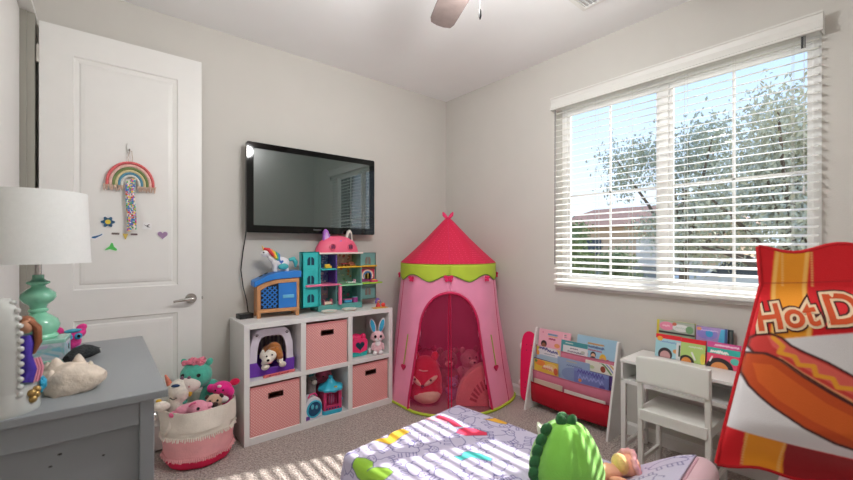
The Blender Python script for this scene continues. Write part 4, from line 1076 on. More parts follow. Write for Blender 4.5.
# ------------------------------------------------------------------ basket of soft toys by the shelf
BX, BY = -2.262, -.305
bk = thing('toy_basket', 'round fabric toy basket in white, pink and hot pink with fringes', 'basket', (BX, BY, 0))
BWH = mat('cream canvas', (232, 224, 212), .9, .04, 20, .25, 120); BPK = mat('blush canvas', (236, 168, 172), .9, .05, 20, .25, 120); BHP = mat('hot pink canvas', (228, 36, 86), .85, .05, 20, .25, 120)
def br(z): return np.interp(z, [0, .03, .15, .33], [.160, .176, .186, .188])
def rip(a, z): return 1 + .014 * math.sin(7 * a + 9 * z) + .008 * math.sin(13 * a)
def shell(z0, z1, t=.005, k=1.0):
    zz = [z0 + (z1 - z0) * i / 6 for i in range(7)]
    pr = [(br(z) * k, z) for z in zz] + [(br(z) * k - t, z) for z in zz[::-1]]
    return pr + [pr[0]]
MB().lathe([(0, .004), (.155, .004)] + [(br(z), z) for z in (.01, .03, .055)] + [(br(.055) - .006, .055), (br(.03) - .006, .03), (.15, .012), (0, .012)], n=48, rf=rip).build('bottom_band', BHP, bk, smooth=True)
MB().lathe(shell(.052, .19), n=48, rf=rip).build('middle_band', BPK, bk, smooth=True)
MB().lathe(shell(.185, .33), n=48, rf=rip).build('top_band', BWH, bk, smooth=True)
b = MB().lathe(shell(.225, .338, .004, 1.045), n=48, rf=lambda a, z: 1 + .034 * math.sin(5 * a + 16 * z) + .016 * math.sin(11 * a - 20 * z))
b.build('folded_cuff', BWH, bk, smooth=True)
def fringe(z, m, l):
    b = MB()
    for i in range(110):
        a = 2 * PI * i / 110; r_ = br(z) * rip(a, z) + .003
        r1 = r_ + rnd.uniform(.004, .014)
        b.tube([(r_ * math.cos(a), r_ * math.sin(a), z), (r1 * math.cos(a + .01), r1 * math.sin(a + .01), z - l * rnd.uniform(.6, 1.1))], [.0042, .0030], 5)
    return b
fringe(.195, BWH, .022).build('upper_fringe', BWH, bk); fringe(.074, BPK, .019).build('lower_fringe', BPK, bk)
for sg in (0, 1):
    a = R(200 + 180 * sg); c, s_ = math.cos(a), math.sin(a)
    MB().tube([(.172 * c - .03 * s_, .172 * s_ + .03 * c, .30), (.186 * c - .034 * s_, .186 * s_ + .034 * c, .25), (.192 * c, .192 * s_, .21), (.186 * c + .034 * s_, .186 * s_ - .034 * c, .25), (.172 * c + .03 * s_, .172 * s_ - .03 * c, .30)], .013, 8).build('handle', BWH, bk, smooth=True)
# soft heap that the toys rest on
FT = fur('teal fur', (84, 182, 160), .12)
ho = thing('teal_horse_plush', 'big teal plush horse with a pink mane in the toy basket', 'soft toy', (BX - .01, BY + .035, .03), R(-32))
ho.scale = (1.08, 1.05, 1.05)
body(ho, 'body', FT, [((0, .02, .14), (.085, .08, .13)), ((.05, .05, .29), (.05, .05, .10), rot(0, 15)), ((0, -.0, .43), (.082, .076, .078))], .008)
body(ho, 'arm', FT, [((-.055, -.085, .315), (.045, .03, .026), rot(0, 12, 30))], .006)
body(ho, 'muzzle', fur('muzzle cream', (226, 212, 204), .05), [((-.012, -.062, .394), (.060, .046, .044))], .006)
for sx in (-1, 1): body(ho, 'ear', FT, [((sx * .066, .01, .500), (.018, .014, .026), rot(0, sx * 25))], .005)
b = MB()
for i in range(12): b.tube([(rnd.uniform(-.045, .045), rnd.uniform(-.03, .03), .495), (rnd.uniform(-.05, .05), rnd.uniform(-.05, .02), .518), (rnd.uniform(-.065, .065), rnd.uniform(-.06, .0), .505)], [.012, .012, .007], 8)
b.build('mane', fur('mane pink', (230, 128, 150), .12), ho, smooth=True)
eyes(ho, [(-.045, -.060, .446), (.038, -.066, .446)], .0105)
for sx in (-1, 1): MB().ell((-.012 + sx * .018, -.104, .398), (.005, .004, .006)).build('nostril', mat('nostril pink', (206, 150, 150), .8), ho, smooth=True)
hu = thing('white_unicorn_plush', 'white plush unicorn with a closed smiling eye in the basket', 'soft toy', (BX - .115, BY + .005, .03), R(-28))
hu.scale = (1.05, 1.0, 1.05)
body(hu, 'body', WF, [((0, 0, .14), (.05, .06, .13)), ((.0, -.005, .30), (.042, .05, .08), rot(0, 10)), ((.018, -.01, .372), (.055, .052, .064), rot(0, -14))], .007)
body(hu, 'foreleg', WF, [((-.045, -.075, .315), (.032, .05, .028), rot(-20, 0, -24))], .006)
MB().lathe([(.016, 0), (.011, .03), (.005, .06), (0, .064)], n=12).build('horn', mat('striped horn', (206, 120, 96), .6, .45, 60), hu, smooth=True).matrix_local = Matrix.Translation((-.032, -.005, .405)) @ Matrix.Rotation(R(-22), 4, 'Y')
MB().tube([(-.012, -.062, .352), (.006, -.066, .342), (.024, -.064, .350)], .0026, 6).build('smile', EYE, hu, smooth=True)
MB().ell((.012, -.050, .412), (.022, .012, .008)).build('forelock', mat('navy thread', (36, 62, 104), .8), hu, smooth=True)
MB().ell((.070, -.01, .36), (.012, .016, .024)).ell((-.058, -.08, .345), (.014, .014, .010)).build('yellow_patch', mat('sunny felt', (230, 186, 66), .9), hu, smooth=True)
for sx in (-1, 1): body(hu, 'ear', fur('plum fur', (130, 96, 116)), [((.045 + sx * .018, .0, .432), (.012, .010, .018))], .005)
hp = thing('pink_horse_plush', 'pale pink plush lying over the front rim of the basket', 'soft toy', (BX - .060, BY - .120, .265), R(-24))
FP = fur('pale pink fur', (238, 160, 182), .07)
body(hp, 'body', FP, [((0, .02, .055), (.095, .05, .045)), ((.035, -.005, .075), (.055, .045, .045)), ((-.02, .07, .02), (.06, .05, .04))], .007)
body(hp, 'ear', FP, [((.085, .0, .085), (.026, .018, .018))], .005)
body(hp, 'ear', FP, [((.09, -.005, .06), (.024, .016, .014))], .005)
body(hp, 'hoof', fur('hoof pink', (232, 108, 150)), [((-.088, -.02, .058), (.020, .020, .017))], .005)
eyes(hp, [(.046, -.046, .086)], .0085)
MB().tube([(.0, -.046, .105), (.015, -.046, .118), (.035, -.042, .122)], .006, 6).build('forelock', fur('hoof pink', (232, 108, 150)), hp, smooth=True)
pg = thing('pug_plush', 'small beige plush pug with a dark muzzle at the basket rim', 'soft toy', (BX + .06, BY - .105, .268), R(-18))
FB = fur('pug beige', (206, 172, 146), .08); FD = fur('pug dark', (66, 52, 48), .1)
body(pg, 'body', FB, [((0, .03, .02), (.045, .045, .04)), ((0, 0, .082), (.044, .038, .038))], .005)
body(pg, 'muzzle', FD, [((0, -.030, .070), (.026, .016, .018))], .004)
for sx in (-1, 1): body(pg, 'ear', FD, [((sx * .038, -.002, .108), (.012, .010, .016), rot(0, sx * -30))], .004)
eyes(pg, [(-.020, -.033, .092), (.020, -.033, .092)], .0065)
hb = thing('hot_pink_bear_plush', 'hot pink plush bear with a white tummy at the right of the basket', 'soft toy', (BX + .118, BY - .03, .228), R(-30))
FH = fur('vivid pink fur', (236, 44, 142), .08)
body(hb, 'body', FH, [((0, .02, .08), (.055, .05, .07)), ((0, -.005, .165), (.060, .050, .042)), ((-.062, -.01, .168), (.022, .022, .026)), ((.055, -.02, .145), (.022, .022, .030))], .006)
body(hb, 'tummy', fur('soft white fur', (240, 226, 226), .04), [((.01, -.042, .108), (.042, .022, .024))], .005)
body(hb, 'ear', fur('deep crimson fur', (206, 20, 74)), [((.066, .02, .190), (.032, .020, .022), rot(0, -12))], .005)
MB().ell((.0, -.048, .190), (.013, .008, .008)).build('bow', mat('pale bow', (244, 220, 226), .8), hb, smooth=True)
eyes(hb, [(-.022, -.050, .166), (.022, -.052, .166)], .0055)
# ------------------------------------------------------------------ pink skateboard
sk = thing('skateboard', 'hot pink plastic skateboard standing upright against the wall beside the book rack', 'skateboard', (-.062, -1.052, .003), rot=(R(-5), 0, R(-78)))
SKP = mat('neon pink plastic', (236, 20, 92), .4, .02)
ol = [(-.062, .07), (-.068, .20), (-.070, .38), (-.064, .48)] + arc(0, .50, .058, .062, 170, 10, 10) + [(.064, .48), (.070, .38), (.068, .20), (.062, .07)] + arc(0, .055, .060, .055, 0, -180, 10)
MB().prism(ol, 0, .010).build('deck', SKP, sk, bevel=.003)
for z in (.13, .43):
    for dx in (-.02, .02):
        for dz in (-.022, .022): MB().tube([(dx, -.001, z + dz), (dx, .0005, z + dz)], .004, 8).build('bolt', mat('dark bolt', (120, 14, 60), .4), sk)
    tk = MB().bar((-.055, .038, z), (.055, .038, z), .016, .016, (0, 1, 0)).box(-.022, .022, .010, .034, z - .025, z + .025).build('truck', CHROME, sk, bevel=.002)
    for sx in (-1, 1): MB().tube([(sx * .055, .038, z), (sx * .085, .038, z)], .026, 16).build('wheel', mat('white wheel', (230, 228, 224), .4), sk, smooth=True)

# ------------------------------------------------------------------ sling book rack
RY0, RY1 = -1.135, -1.775
rk_ = thing('book_rack', 'white sided sling book rack with pink, purple and red fabric pockets', 'book rack', (XR - .018, (RY0 + RY1) / 2, 0), -PI / 2)
# local: x runs from the left side panel to the right one, -y faces the room
RWd = (RY0 - RY1) / 2
def fy(z): return -.050 - (.615 - z) / .615 * .150       # front edge
side = [(0, 0), (-.205, 0), (-.202, .012), (-.060, .585), (-.052, .612), (-.036, .618), (-.024, .612), (-.012, .30), (0, .06)]
for sx in (-1, 1):
    x0 = sx * RWd
    MB().prism(side, x0 - .0075, x0 + .0075, 'yz').build('side_panel', LAMI, rk_, bevel=.002)
MB().box(-RWd, RWd, -.022, -.010, .30, .34).build('cross_rail', LAMI, rk_)
def felt(n, c): return mat(n, c, .9, .05, 20, .15, 200)
for ze, hgt, c, n in ((.480, .10, (206, 120, 142), 'dusty rose felt'), (.385, .10, (88, 62, 132), 'purple felt'), (.295, .105, (198, 112, 134), 'old rose felt'), (.205, .15, (176, 10, 36), 'deep red felt')):
    y = fy(ze) + .020
    bk_ = min(y + .034, -.004)
    pr = [(y, ze), (y + .000, ze - hgt * .5), (y + .003, ze - hgt * .85), (y + .014, ze - hgt), (bk_ - .006, ze - hgt * .95), (bk_, ze - hgt * .5), (bk_, ze + .004)]
    xs_ = RWd - .008
    b = MB()
    b.grid(10, len(pr) - 1, lambda i, j, pr=pr: (-xs_ + 2 * xs_ * i, pr[int(round(j * (len(pr) - 1)))][0] + 0, pr[int(round(j * (len(pr) - 1)))][1] - .008 * math.sin(PI * i)))
    b.build('sling_pocket', felt(n, c), rk_, smooth=True, solid=.003)
    MB().tube([(-xs_ + 2 * xs_ * i / 10, pr[0][0], ze - .008 * math.sin(PI * i / 10)) for i in range(11)], .0045, 6).build('pocket_hem', felt(n + ' hem', tuple(int(x * .92) for x in c)), rk_, smooth=True)

# ------------------------------------------------------------------ books
PAGES = mat('page block', (232, 226, 212), .8, .06, 200)
def book(lab, w, h, t, base, shapes, loc, rz=-PI / 2, tilt=0., spine=None, group=None, roll=0., yaw=0.):
    """local: front cover faces -y, x to the right, bottom edge on z=0; w, h, t are the size"""
    o = thing('picture_book', lab, 'book', loc, group=group, rot=(R(-tilt), R(roll), rz + R(yaw)))
    sp = spine or base
    cv = MB().box(-w / 2, w / 2, .0, .0016, 0, h).box(-w / 2, w / 2, t - .0016, t, 0, h).box(-w / 2, -w / 2 + .0016, .0016, t - .0016, 0, h)
    cv.build('cover', mat('cover %d %d %d' % sp, sp, .4, .03), o)
    MB().box(-w / 2 + .0018, w / 2 - .002, .0018, t - .0018, .002, h - .002).build('pages', PAGES, o)
    painted('front_art', -w / 2, w / 2, 0, h, max(.0014, w / 130), base, shapes, lambda u, v: (u, -.0006, v), PAINT, o)
    return o
def squig(x0, x1, y, a, w, col, n=22, slope=0., seed=1):
    r_ = random.Random(seed); pts = []
    for i in range(n + 1):
        t = i / n; pts.append((x0 + (x1 - x0) * t + r_.uniform(-.3, .3) * (x1 - x0) / n, y + slope * t + a * (1 if i % 2 else -1) * r_.uniform(.4, 1)))
    return ('l', pts, w, col)
RACKG = 'picture books in the sling rack'; DESKG = 'picture books standing on the small desk'
def rackbook(lab, yc, w, h, t, ztop, base, shapes, depth=0., tilt=10., **k):
    # ztop: height of the top edge; leaning back in its pocket
    zb = ztop - h
    tilt, xb = (9., XR - .018 + fy(.48) + .024) if depth > .025 else ((7., XR - .018 + fy(.48) + .022) if ztop > .5 else (0., XR - .018 + fy(ztop) + .001))
    if ztop < .25: xb = XR - .018 + fy(.205) + .026
    return book(lab, w, h, t, base, shapes, (xb, yc, zb), tilt=tilt, group=RACKG, **k)
SKIN = (150, 92, 66); HAIR = (44, 30, 28)
# back row
rackbook('pink picture book with a dark haired child, top row left of the rack', -1.285, .27, .21, .009, .612, (238, 176, 192),
    [('r', -.055, .168, .02, .184, (150, 172, 196)), squig(-.055, .03, .176, .004, .004, (96, 130, 168), seed=2), ('r', -.05, .158, .03, .165, (222, 176, 110)),
     squig(-.045, .012, .142, .007, .0045, (170, 60, 96), seed=4), ('r', .075, .15, .078, .20, (250, 220, 226)), squig(.085, .10, .19, .004, .004, (120, 140, 130), 6, seed=6), squig(.085, .105, .176, .003, .003, (170, 120, 140), 6, seed=7),
     ('e', -.10, .185, .006, .005, (206, 110, 140)), ('e', -.085, .098, .026, .026, HAIR), ('e', -.085, .085, .018, .02, SKIN), ('e', .03, .10, .024, .016, (226, 150, 96))], tilt=11, depth=.03)
rackbook('sky blue picture book with two children, top row right of the rack', -1.615, .285, .225, .010, .618, (158, 196, 218),
    [('r', -.06, .172, .055, .184, (214, 170, 110)), squig(-.06, .06, .178, .004, .003, (150, 110, 70), seed=12), squig(-.06, .06, .156, .008, .006, (70, 90, 140), seed=13), squig(-.055, .045, .134, .006, .005, (170, 96, 120), seed=14),
     ('e', -.015, .105, .020, .020, HAIR), ('e', -.015, .098, .015, .015, (226, 176, 146)), ('e', -.015, .075, .022, .018, (50, 46, 60)), ('e', .055, .085, .025, .036, (230, 186, 60)), ('e', .055, .085, .014, .012, (214, 150, 110)), ('e', -.065, .10, .012, .02, (196, 96, 72)), ('e', .09, .075, .014, .016, (190, 90, 80))], tilt=11, depth=.03)
rackbook('white picture book with a teal header, middle of the top row', -1.455, .21, .19, .006, .560, (224, 224, 226),
    [('r', -.105, .155, .105, .19, (72, 150, 158)), ('r', -.105, .03, -.088, .19, (72, 150, 158)), squig(-.07, -.01, .172, .004, .003, (216, 230, 226), seed=20), squig(-.03, .03, .138, .005, .003, (120, 110, 130), seed=21), squig(-.05, .08, .115, .006, .004, (100, 90, 110), seed=22), ('e', .07, .125, .016, .010, (186, 190, 180))], tilt=12, depth=.012)
# second row
rackbook('yellow and white picture book with a blue scrawled title, second row left', -1.262, .20, .15, .010, .482, (226, 226, 232),
    [('p', [(-.10, .10), (-.10, .19), (-.02, .19), (-.075, .14)], (206, 186, 60)), ('p', [(.10, .10), (.10, .19), (.03, .19), (.08, .14)], (226, 196, 120)), ('r', -.10, .0, .10, .09, (170, 196, 214)),
     squig(-.075, .0, .142, .012, .007, (70, 74, 140), 12, -.004, 30), squig(.0, .085, .128, .011, .007, (70, 74, 140), 12, -.004, 31), squig(-.03, .06, .103, .004, .003, (90, 120, 150), 16, 0, 32), ('e', -.09, .10, .014, .02, (226, 150, 60))], tilt=12, depth=.018)
rackbook('white and green picture book, second row right of the rack', -1.672, .21, .14, .009, .462, (226, 224, 212),
    [squig(-.085, .0, .155, .012, .008, (72, 140, 110), 14, -.004, 40), ('l', [(.0, .15), (.04, .12), (.075, .08)], .012, (110, 150, 100)), ('l', [(.02, .165), (.07, .14), (.10, .11)], .010, (206, 160, 90)), ('l', [(.03, .15), (.07, .115), (.10, .08)], .008, (120, 150, 200)), ('e', .02, .10, .018, .022, (150, 70, 50)), ('r', -.105, 0, .105, .07, (70, 56, 96)), ('e', -.06, .10, .02, .012, (196, 206, 160))], tilt=12, depth=.018)
# third row
rackbook('yellow and orange picture book, third row left of the rack', -1.258, .205, .16, .010, .384, (222, 184, 66),
    [('e', -.05, .14, .045, .022, (226, 130, 60)), ('e', .05, .12, .05, .03, (230, 196, 120)), squig(-.02, .06, .12, .014, .008, (236, 214, 196), 10, -.004, 50), squig(-.03, .05, .105, .010, .005, (206, 90, 110), 10, 0, 51), ('e', -.085, .15, .012, .012, (90, 130, 70)), ('e', .085, .10, .018, .026, (200, 90, 60)), ('r', -.103, 0, .103, .07, (120, 60, 130))], tilt=12, depth=.018)
rackbook('tall grey blue picture book, third row centre of the rack', -1.475, .25, .21, .005, .440, (150, 172, 204),
    [('e', .0, .10, .09, .05, (130, 150, 192)), squig(-.05, .03, .192, .004, .003, (210, 190, 120), 16, 0, 60), squig(-.05, .07, .165, .006, .004, (100, 110, 160), 16, 0, 61), ('r', -.125, .0, .125, .03, (110, 120, 170))], tilt=12, depth=.020)
rackbook('violet blue picture book with looping purple lettering, third row right', -1.615, .25, .17, .007, .392, (112, 124, 186),
    [('r', -.125, .15, .125, .20, (128, 146, 200)), squig(-.10, .09, .155, .016, .007, (84, 76, 160), 18, -.006, 70), squig(-.09, .09, .115, .016, .008, (150, 160, 216), 14, 0, 71), ('e', -.08, .09, .012, .012, (226, 140, 80)), ('e', .08, .08, .02, .014, (90, 80, 150))], tilt=12, depth=.006)
# bottom row
rackbook('cream picture book low in the red pocket, left of the rack', -1.285, .24, .15, .008, .238, (226, 206, 196), [squig(-.09, .07, .185, .004, .003, (170, 130, 120), 18, 0, 80), ('r', -.12, .0, .12, .165, (206, 190, 170))], tilt=12, depth=.018)
rackbook('white picture book low in the red pocket, right of the rack', -1.575, .30, .14, .008, .222, (224, 220, 214), [('r', -.15, .15, -.11, .20, (60, 96, 80)), squig(-.09, .11, .185, .003, .003, (170, 160, 150), 18, 0, 81), ('e', -.10, .18, .012, .012, (206, 120, 110))], tilt=12, depth=.018)

# ------------------------------------------------------------------ small white desk
dk = thing('kids_desk', 'small white desk with an open compartment, under the window', 'desk', (-.185, -2.32, 0))
dx0, dx1, dy0, dy1, DT = -.155, .165, -.40, .395, .592
MB().box(dx0 - .004, dx1, dy0 - .004, dy1 + .004, DT - .018, DT).build('top', LAMI, dk, bevel=.0025)
MB().box(dx0 + .012, dx1, dy0, dy1, .455, .468).build('compartment_floor', LAMI, dk)
MB().box(dx0, dx0 + .012, dy0, dy1, .455, .476).build('front_lip', LAMI, dk)
MB().box(dx1 - .012, dx1, dy0, dy1, .468, DT - .018).build('compartment_back', LAMI, dk)
for y in (dy0, dy1 - .012): MB().box(dx0, dx1, y, y + .012, .468, DT - .018).build('compartment_side', LAMI, dk)
dw = MB().box(dx0 - .002, dx1 - .03, dy0 + .014, -.148, .478, DT - .020).build('drawer', LAMI, dk, bevel=.002)
MB().lathe([(.005, 0), (.012, .008), (.012, .016), (0, .018)], n=16).build('knob', LAMI, dw, smooth=True).matrix_local = Matrix.Translation((dx0 - .002, -.27, .525)) @ Matrix.Rotation(-PI / 2, 4, 'Y')
for x in (dx0, dx1 - .026):
    for y in (dy0, dy1 - .026): MB().box(x, x + .026, y, y + .026, 0, .455).build('leg', LAMI, dk, bevel=.002)
for y in (dy0, dy1 - .024): MB().box(dx0 + .026, dx1 - .026, y, y + .022, .075, .098).build('side_runner', LAMI, dk, bevel=.002)
MB().box(dx1 - .03, dx1 - .012, dy0 + .026, dy1 - .026, .20, .26).build('rear_rail', LAMI, dk)

# small white chair pushed up to it
ch = thing('kids_chair', 'small white wooden chair pushed up to the little desk', 'chair', (-.46, -2.238, 0))
CW = .168
CHM = mat('white chair paint', (226, 227, 222), .45, .01)
for sy in (-1, 1):
    MB().bar((.014, sy * (CW - .012), 0), (.0, sy * (CW - .012), .665), .022, .026, (0, 1, 0)).build('rear_leg', CHM, ch, bevel=.003)
    MB().bar((.258, sy * (CW - .012), 0), (.258, sy * (CW - .012), .345), .022, .026, (0, 1, 0)).build('front_leg', CHM, ch, bevel=.003)
    MB().bar((.01, sy * (CW - .012), .095), (.258, sy * (CW - .012), .095), .016, .022).build('side_runner', CHM, ch, bevel=.002)
    MB().box(.02, .25, sy * (CW - .012) - .008, sy * (CW - .012) + .008, .325, .362).build('seat_rail', CHM, ch)
br_ = MB().grid(12, 8, lambda i, j: (-.016 + .006 * math.sin(PI * i), -CW + 2 * CW * i, .525 + .140 * j + .006 * math.sin(PI * i) * j))
br_.build('backrest', CHM, ch, solid=.014, bevel=.004)
MB().box(-.012, .004, -CW + .012, CW - .012, .322, .380).build('rear_seat_rail', CHM, ch, bevel=.003)
MB().box(.002, .275, -CW, CW, .362, .380).build('seat', CHM, ch, bevel=.004)
MB().box(.25, .264, -CW + .02, CW - .02, .325, .362).build('front_seat_rail', CHM, ch)

# books on the desk
def deskbook(lab, yc, w, h, t, x, base, shapes, tilt=8, z=DT, **k):
    return book(lab, w, h, t, base, shapes, (x, yc, z + .0015), tilt=tilt, group=DESKG, **k)
hd1 = dict(tilt=10)
def face(cx, cy, r_, hair, skin):
    return [('e', cx, cy, r_ * 1.35, r_ * 1.25, hair), ('e', cx, cy - r_ * .25, r_, r_ * 1.05, skin)]
deskbook('pale blue picture book with a red header and round face, front left on the desk', -2.095, .135, .135, .012, -.115, (160, 206, 216),
    [('r', -.07, .110, .07, .136, (222, 34, 44)), ('e', -.045, .108, .016, .014, (236, 170, 60)), squig(-.04, .05, .092, .005, .003, (110, 130, 190), 18, 0, 90), ('e', -.012, .018, .038, .04, (50, 40, 44)), ('e', -.012, .010, .028, .030, (196, 150, 150)), ('e', .042, .045, .014, .012, (222, 160, 100)), ('r', .045, .0, .068, .10, (214, 216, 216)), ('r', .058, .02, .066, .085, (60, 84, 60))], spine=(222, 34, 44), **hd1)
deskbook('lime green picture book with a red header, front row middle on the desk', -2.2245, .122, .133, .012, -.115, (176, 206, 120),
    [('r', -.062, .108, .062, .134, (222, 34, 44)), squig(-.02, .045, .088, .005, .004, (214, 226, 200), 14, 0, 91), ('e', -.03, -.004, .040, .042, (48, 40, 40)), ('e', -.03, -.004, .026, .030, (222, 140, 70)), ('l', [(-.004, .055), (.012, .02)], .010, (224, 226, 220)), ('e', .05, .03, .012, .03, (226, 206, 80))], spine=(222, 34, 44), **hd1)
deskbook('pink and teal picture book with a dark haired face, front row right on the desk', -2.368, .150, .136, .012, -.115, (232, 76, 110),
    [('r', -.075, .108, .075, .136, (214, 80, 150)), squig(-.04, .068, .121, .005, .004, (250, 220, 236), 24, 0, 92), ('r', -.075, .074, .075, .106, (52, 182, 170)), squig(-.06, .02, .085, .009, .006, (246, 246, 240), 16, 0, 93), ('e', -.015, -.002, .062, .056, (44, 40, 42)), ('e', -.015, -.012, .042, .044, (222, 146, 84)), ('l', [(-.06, .03), (-.05, .055)], .008, (240, 226, 226)), ('e', .052, .046, .020, .018, (84, 186, 170))], spine=(222, 60, 100), **hd1)
deskbook('crimson picture book half hidden at the right end of the desk', -2.505, .11, .13, .010, -.115, (206, 60, 96), [('e', -.02, .07, .02, .02, (226, 150, 100)), ('r', -.055, .1, .055, .13, (150, 90, 170))], **hd1)
deskbook('tall picture book with a pink blob and white bubbles, back row left on the desk', -2.115, .205, .212, .014, -.062, (160, 176, 150),
    [('r', -.1025, .0, -.088, .212, (206, 190, 60)), ('r', -.088, .14, .1025, .206, (172, 182, 168)), ('e', -.048, .178, .040, .026, (232, 140, 170)), squig(-.07, -.03, .18, .006, .003, (246, 216, 226), 10, 0, 94), ('e', .03, .175, .045, .022, (226, 230, 226)), squig(-.0, .06, .176, .006, .003, (190, 206, 196), 12, 0, 95), ('e', .075, .17, .02, .022, (120, 166, 120)), ('e', -.005, .195, .012, .010, (206, 110, 80)), ('r', -.09, .135, .1025, .146, (60, 60, 60))], spine=(206, 190, 60), tilt=6)
deskbook('tall purple and blue picture book, back row right on the desk', -2.298, .150, .205, .016, -.062, (176, 150, 206),
    [('e', -.02, .165, .05, .030, (150, 140, 216)), ('e', -.01, .168, .018, .020, (70, 170, 226)), ('p', [(.03, .12), (.045, .20), (.066, .20), (.060, .12)], (90, 186, 226)), ('r', .062, 0, .075, .205, (60, 96, 150)), ('e', -.06, .19, .012, .010, (226, 150, 110)), squig(-.05, .03, .185, .004, .003, (236, 206, 236), 14, 0, 96)], spine=(40, 60, 90), tilt=6)
deskbook('dark backed picture book behind the purple one on the desk', -2.325, .135, .200, .012, -.036, (70, 84, 84), [('r', -.06, .0, .06, .19, (110, 120, 116))], spine=(52, 60, 62), tilt=5)
# ------------------------------------------------------------------ toddler lounger, quilt and what lies on it
BRZ = R(5.0)
BC = Vector((-.991, -1.214, 0))
# local frame: u = -x (to the left), v = -y (towards the head)
bed = thing('toddler_lounger', 'low pale pink upholstered toddler lounger with a raised padded end', 'toddler bed', BC, BRZ)
PKB = mat('pale pink upholstery', (226, 188, 196), .8, .03, 8, .12, 240, sheen=.3)
BWD = .84; ZT = .262
MB().box(-BWD + .012, -.012, -1.30, -.012, .012, ZT - .006).build('base_cushion', PKB, bed, bevel=.03, seg=4)
pr = [(-1.02, .16), (-1.02, ZT - .012), (-1.10, ZT + .045), (-1.20, ZT + .122), (-1.245, ZT + .158)] + arc(-1.285, ZT + .118, .052, .052, 120, -10, 10) + [(-1.337, .20), (-1.332, .03), (-1.30, .012), (-1.25, .012)]
pr = [(-1.02, .05), (-1.02, ZT - .012), (-1.10, ZT + .045), (-1.20, ZT + .118), (-1.235, ZT + .146)] + [(-1.285 - .052 * math.cos(R(a)), ZT + .118 + .050 * math.sin(R(a))) for a in range(135, -1, -15)] + [(-1.342, .20), (-1.335, .03), (-1.30, .012), (-1.05, .012)]
# rounded sides: loft the profile across the width with shrinking ends
rings = []
cx_, cz_ = -1.19, .20
for u, s_ in ((-.008, .90), (-.002, .95), (.010, .985), (.03, 1), (BWD - .03, 1), (BWD - .010, .985), (BWD + .002, .95), (BWD + .008, .90)):
    rings.append([(-u, cx_ + (y - cx_) * s_, max(.012, cz_ + (z - cz_) * s_)) for y, z in pr])
MB().loft(rings).build('backrest', PKB, bed, smooth=True)
MB().tube([(-.004 + .004 * math.sin(PI * i / 20) - BWD * i / 20, -1.272, ZT + .172 - (.006 if 0 < i < 20 else .016)) for i in range(21)], .004, 6).build('piping', mat('pink piping', (206, 160, 172), .8), bed, smooth=True)

# quilt ---------------------------------------------------------------
LAV = (204, 197, 222); IND = (84, 76, 150)
qs = []
qr = random.Random(21)
def blob(cx, cy, r_, k=5, seed=0, w=.0042, fill=None, col=IND, ex=1.0, a=0.):
    q = random.Random(seed); ph = [q.uniform(0, 6.28) for _ in range(4)]
    pts = []
    for i in range(41):
        t = 2 * PI * i / 40; rr = r_ * (1 + .16 * math.sin(2 * t + ph[0]) + .10 * math.sin(3 * t + ph[1]) + .05 * math.sin(5 * t + ph[2]))
        x, y = rr * ex * math.cos(t), rr * math.sin(t)
        pts.append((cx + x * math.cos(a) - y * math.sin(a), cy + x * math.sin(a) + y * math.cos(a)))
    o = []
    if fill: o.append(('p', pts[:-1], fill))
    o.append(('l', pts, w, col)); return o
def critter(cx, cy, s, seed):
    """simple invented cartoon animal outline: body, head, ears, legs, face dots"""
    q = random.Random(seed); a = q.uniform(0, 6.28); c, s_ = math.cos(a), math.sin(a)
    def P(x, y): return (cx + s * (x * c - y * s_), cy + s * (x * s_ + y * c))
    o = []
    o += blob(*P(0, 0), s * .52, seed=seed, ex=1.35, a=a)
    for x in (-.45, .0, .42): o.append(('l', [P(x - .08, -.45), P(x - .10, -.85), P(x + .10, -.86), P(x + .10, -.45)], .0042, IND))
    o += blob(*P(.78, .42), s * .34, seed=seed + 1, fill=LAV)
    for dx in (-.16, .2): o.append(('l', [P(.72 + dx, .70), P(.70 + dx * 1.6, .98), P(.84 + dx, .72)], .0042, IND))
    for dx in (-.08, .14): o.append(('e',) + P(.80 + dx, .48) + (s * .045, s * .055, (50, 44, 110)))
    o.append(('l', [P(.70, .30), P(.80, .24), P(.92, .30)], .0036, IND))
    o.append(('l', [P(-.72, .05), P(-.95, .25), P(-.90, .42)], .0042, IND))
    return o
k = 100
for j in range(10):
    for i in range(6):
        x = .0 + i * .155 + (.075 if j % 2 else 0) + qr.uniform(-.02, .02); y = -.08 + j * .138 + qr.uniform(-.025, .025)
        qs += critter(x, y, qr.uniform(.062, .085), k); k += 3
def col(pts, c): return [('p', pts, c), ('l', list(pts) + [pts[0]], .004, (76, 72, 120))]
qs += col([(.672, -.004), (.652, .05), (.638, .104), (.60, .105), (.54, .085), (.475, .078), (.478, .03), (.50, .002), (.57, .02), (.60, .045), (.63, .02)], (246, 196, 40))
qs += col([(.246, .040), (.212, .036), (.202, .06), (.202, .14), (.228, .235), (.262, .20), (.240, .14), (.25, .09)], (226, 40, 90))
qs += col([(.305, .250), (.262, .235), (.228, .245), (.200, .29), (.186, .365), (.212, .385), (.262, .335), (.292, .31)], (226, 36, 84))
qs += col([(.316, -.03), (.290, -.02), (.252, .06), (.238, .135), (.262, .145), (.290, .06), (.322, .0)], (246, 170, 190))
qs += col([(.492, .398), (.496, .448), (.440, .458), (.425, .49), (.400, .545), (.376, .535), (.380, .47), (.402, .412), (.43, .405), (.46, .42)], (66, 200, 196))
qs += col([(.075, .255), (.060, .345), (.040, .385), (.005, .378), (-.035, .385), (-.04, .30), (.0, .275), (.03, .29)], (236, 176, 30))
qs += col([(.815, .085), (.79, .12), (.785, .17), (.812, .205), (.835, .195), (.80, .215), (.768, .255), (.772, .30), (.82, .315), (.868, .29), (.885, .23), (.88, .14), (.855, .09)], (150, 200, 50))
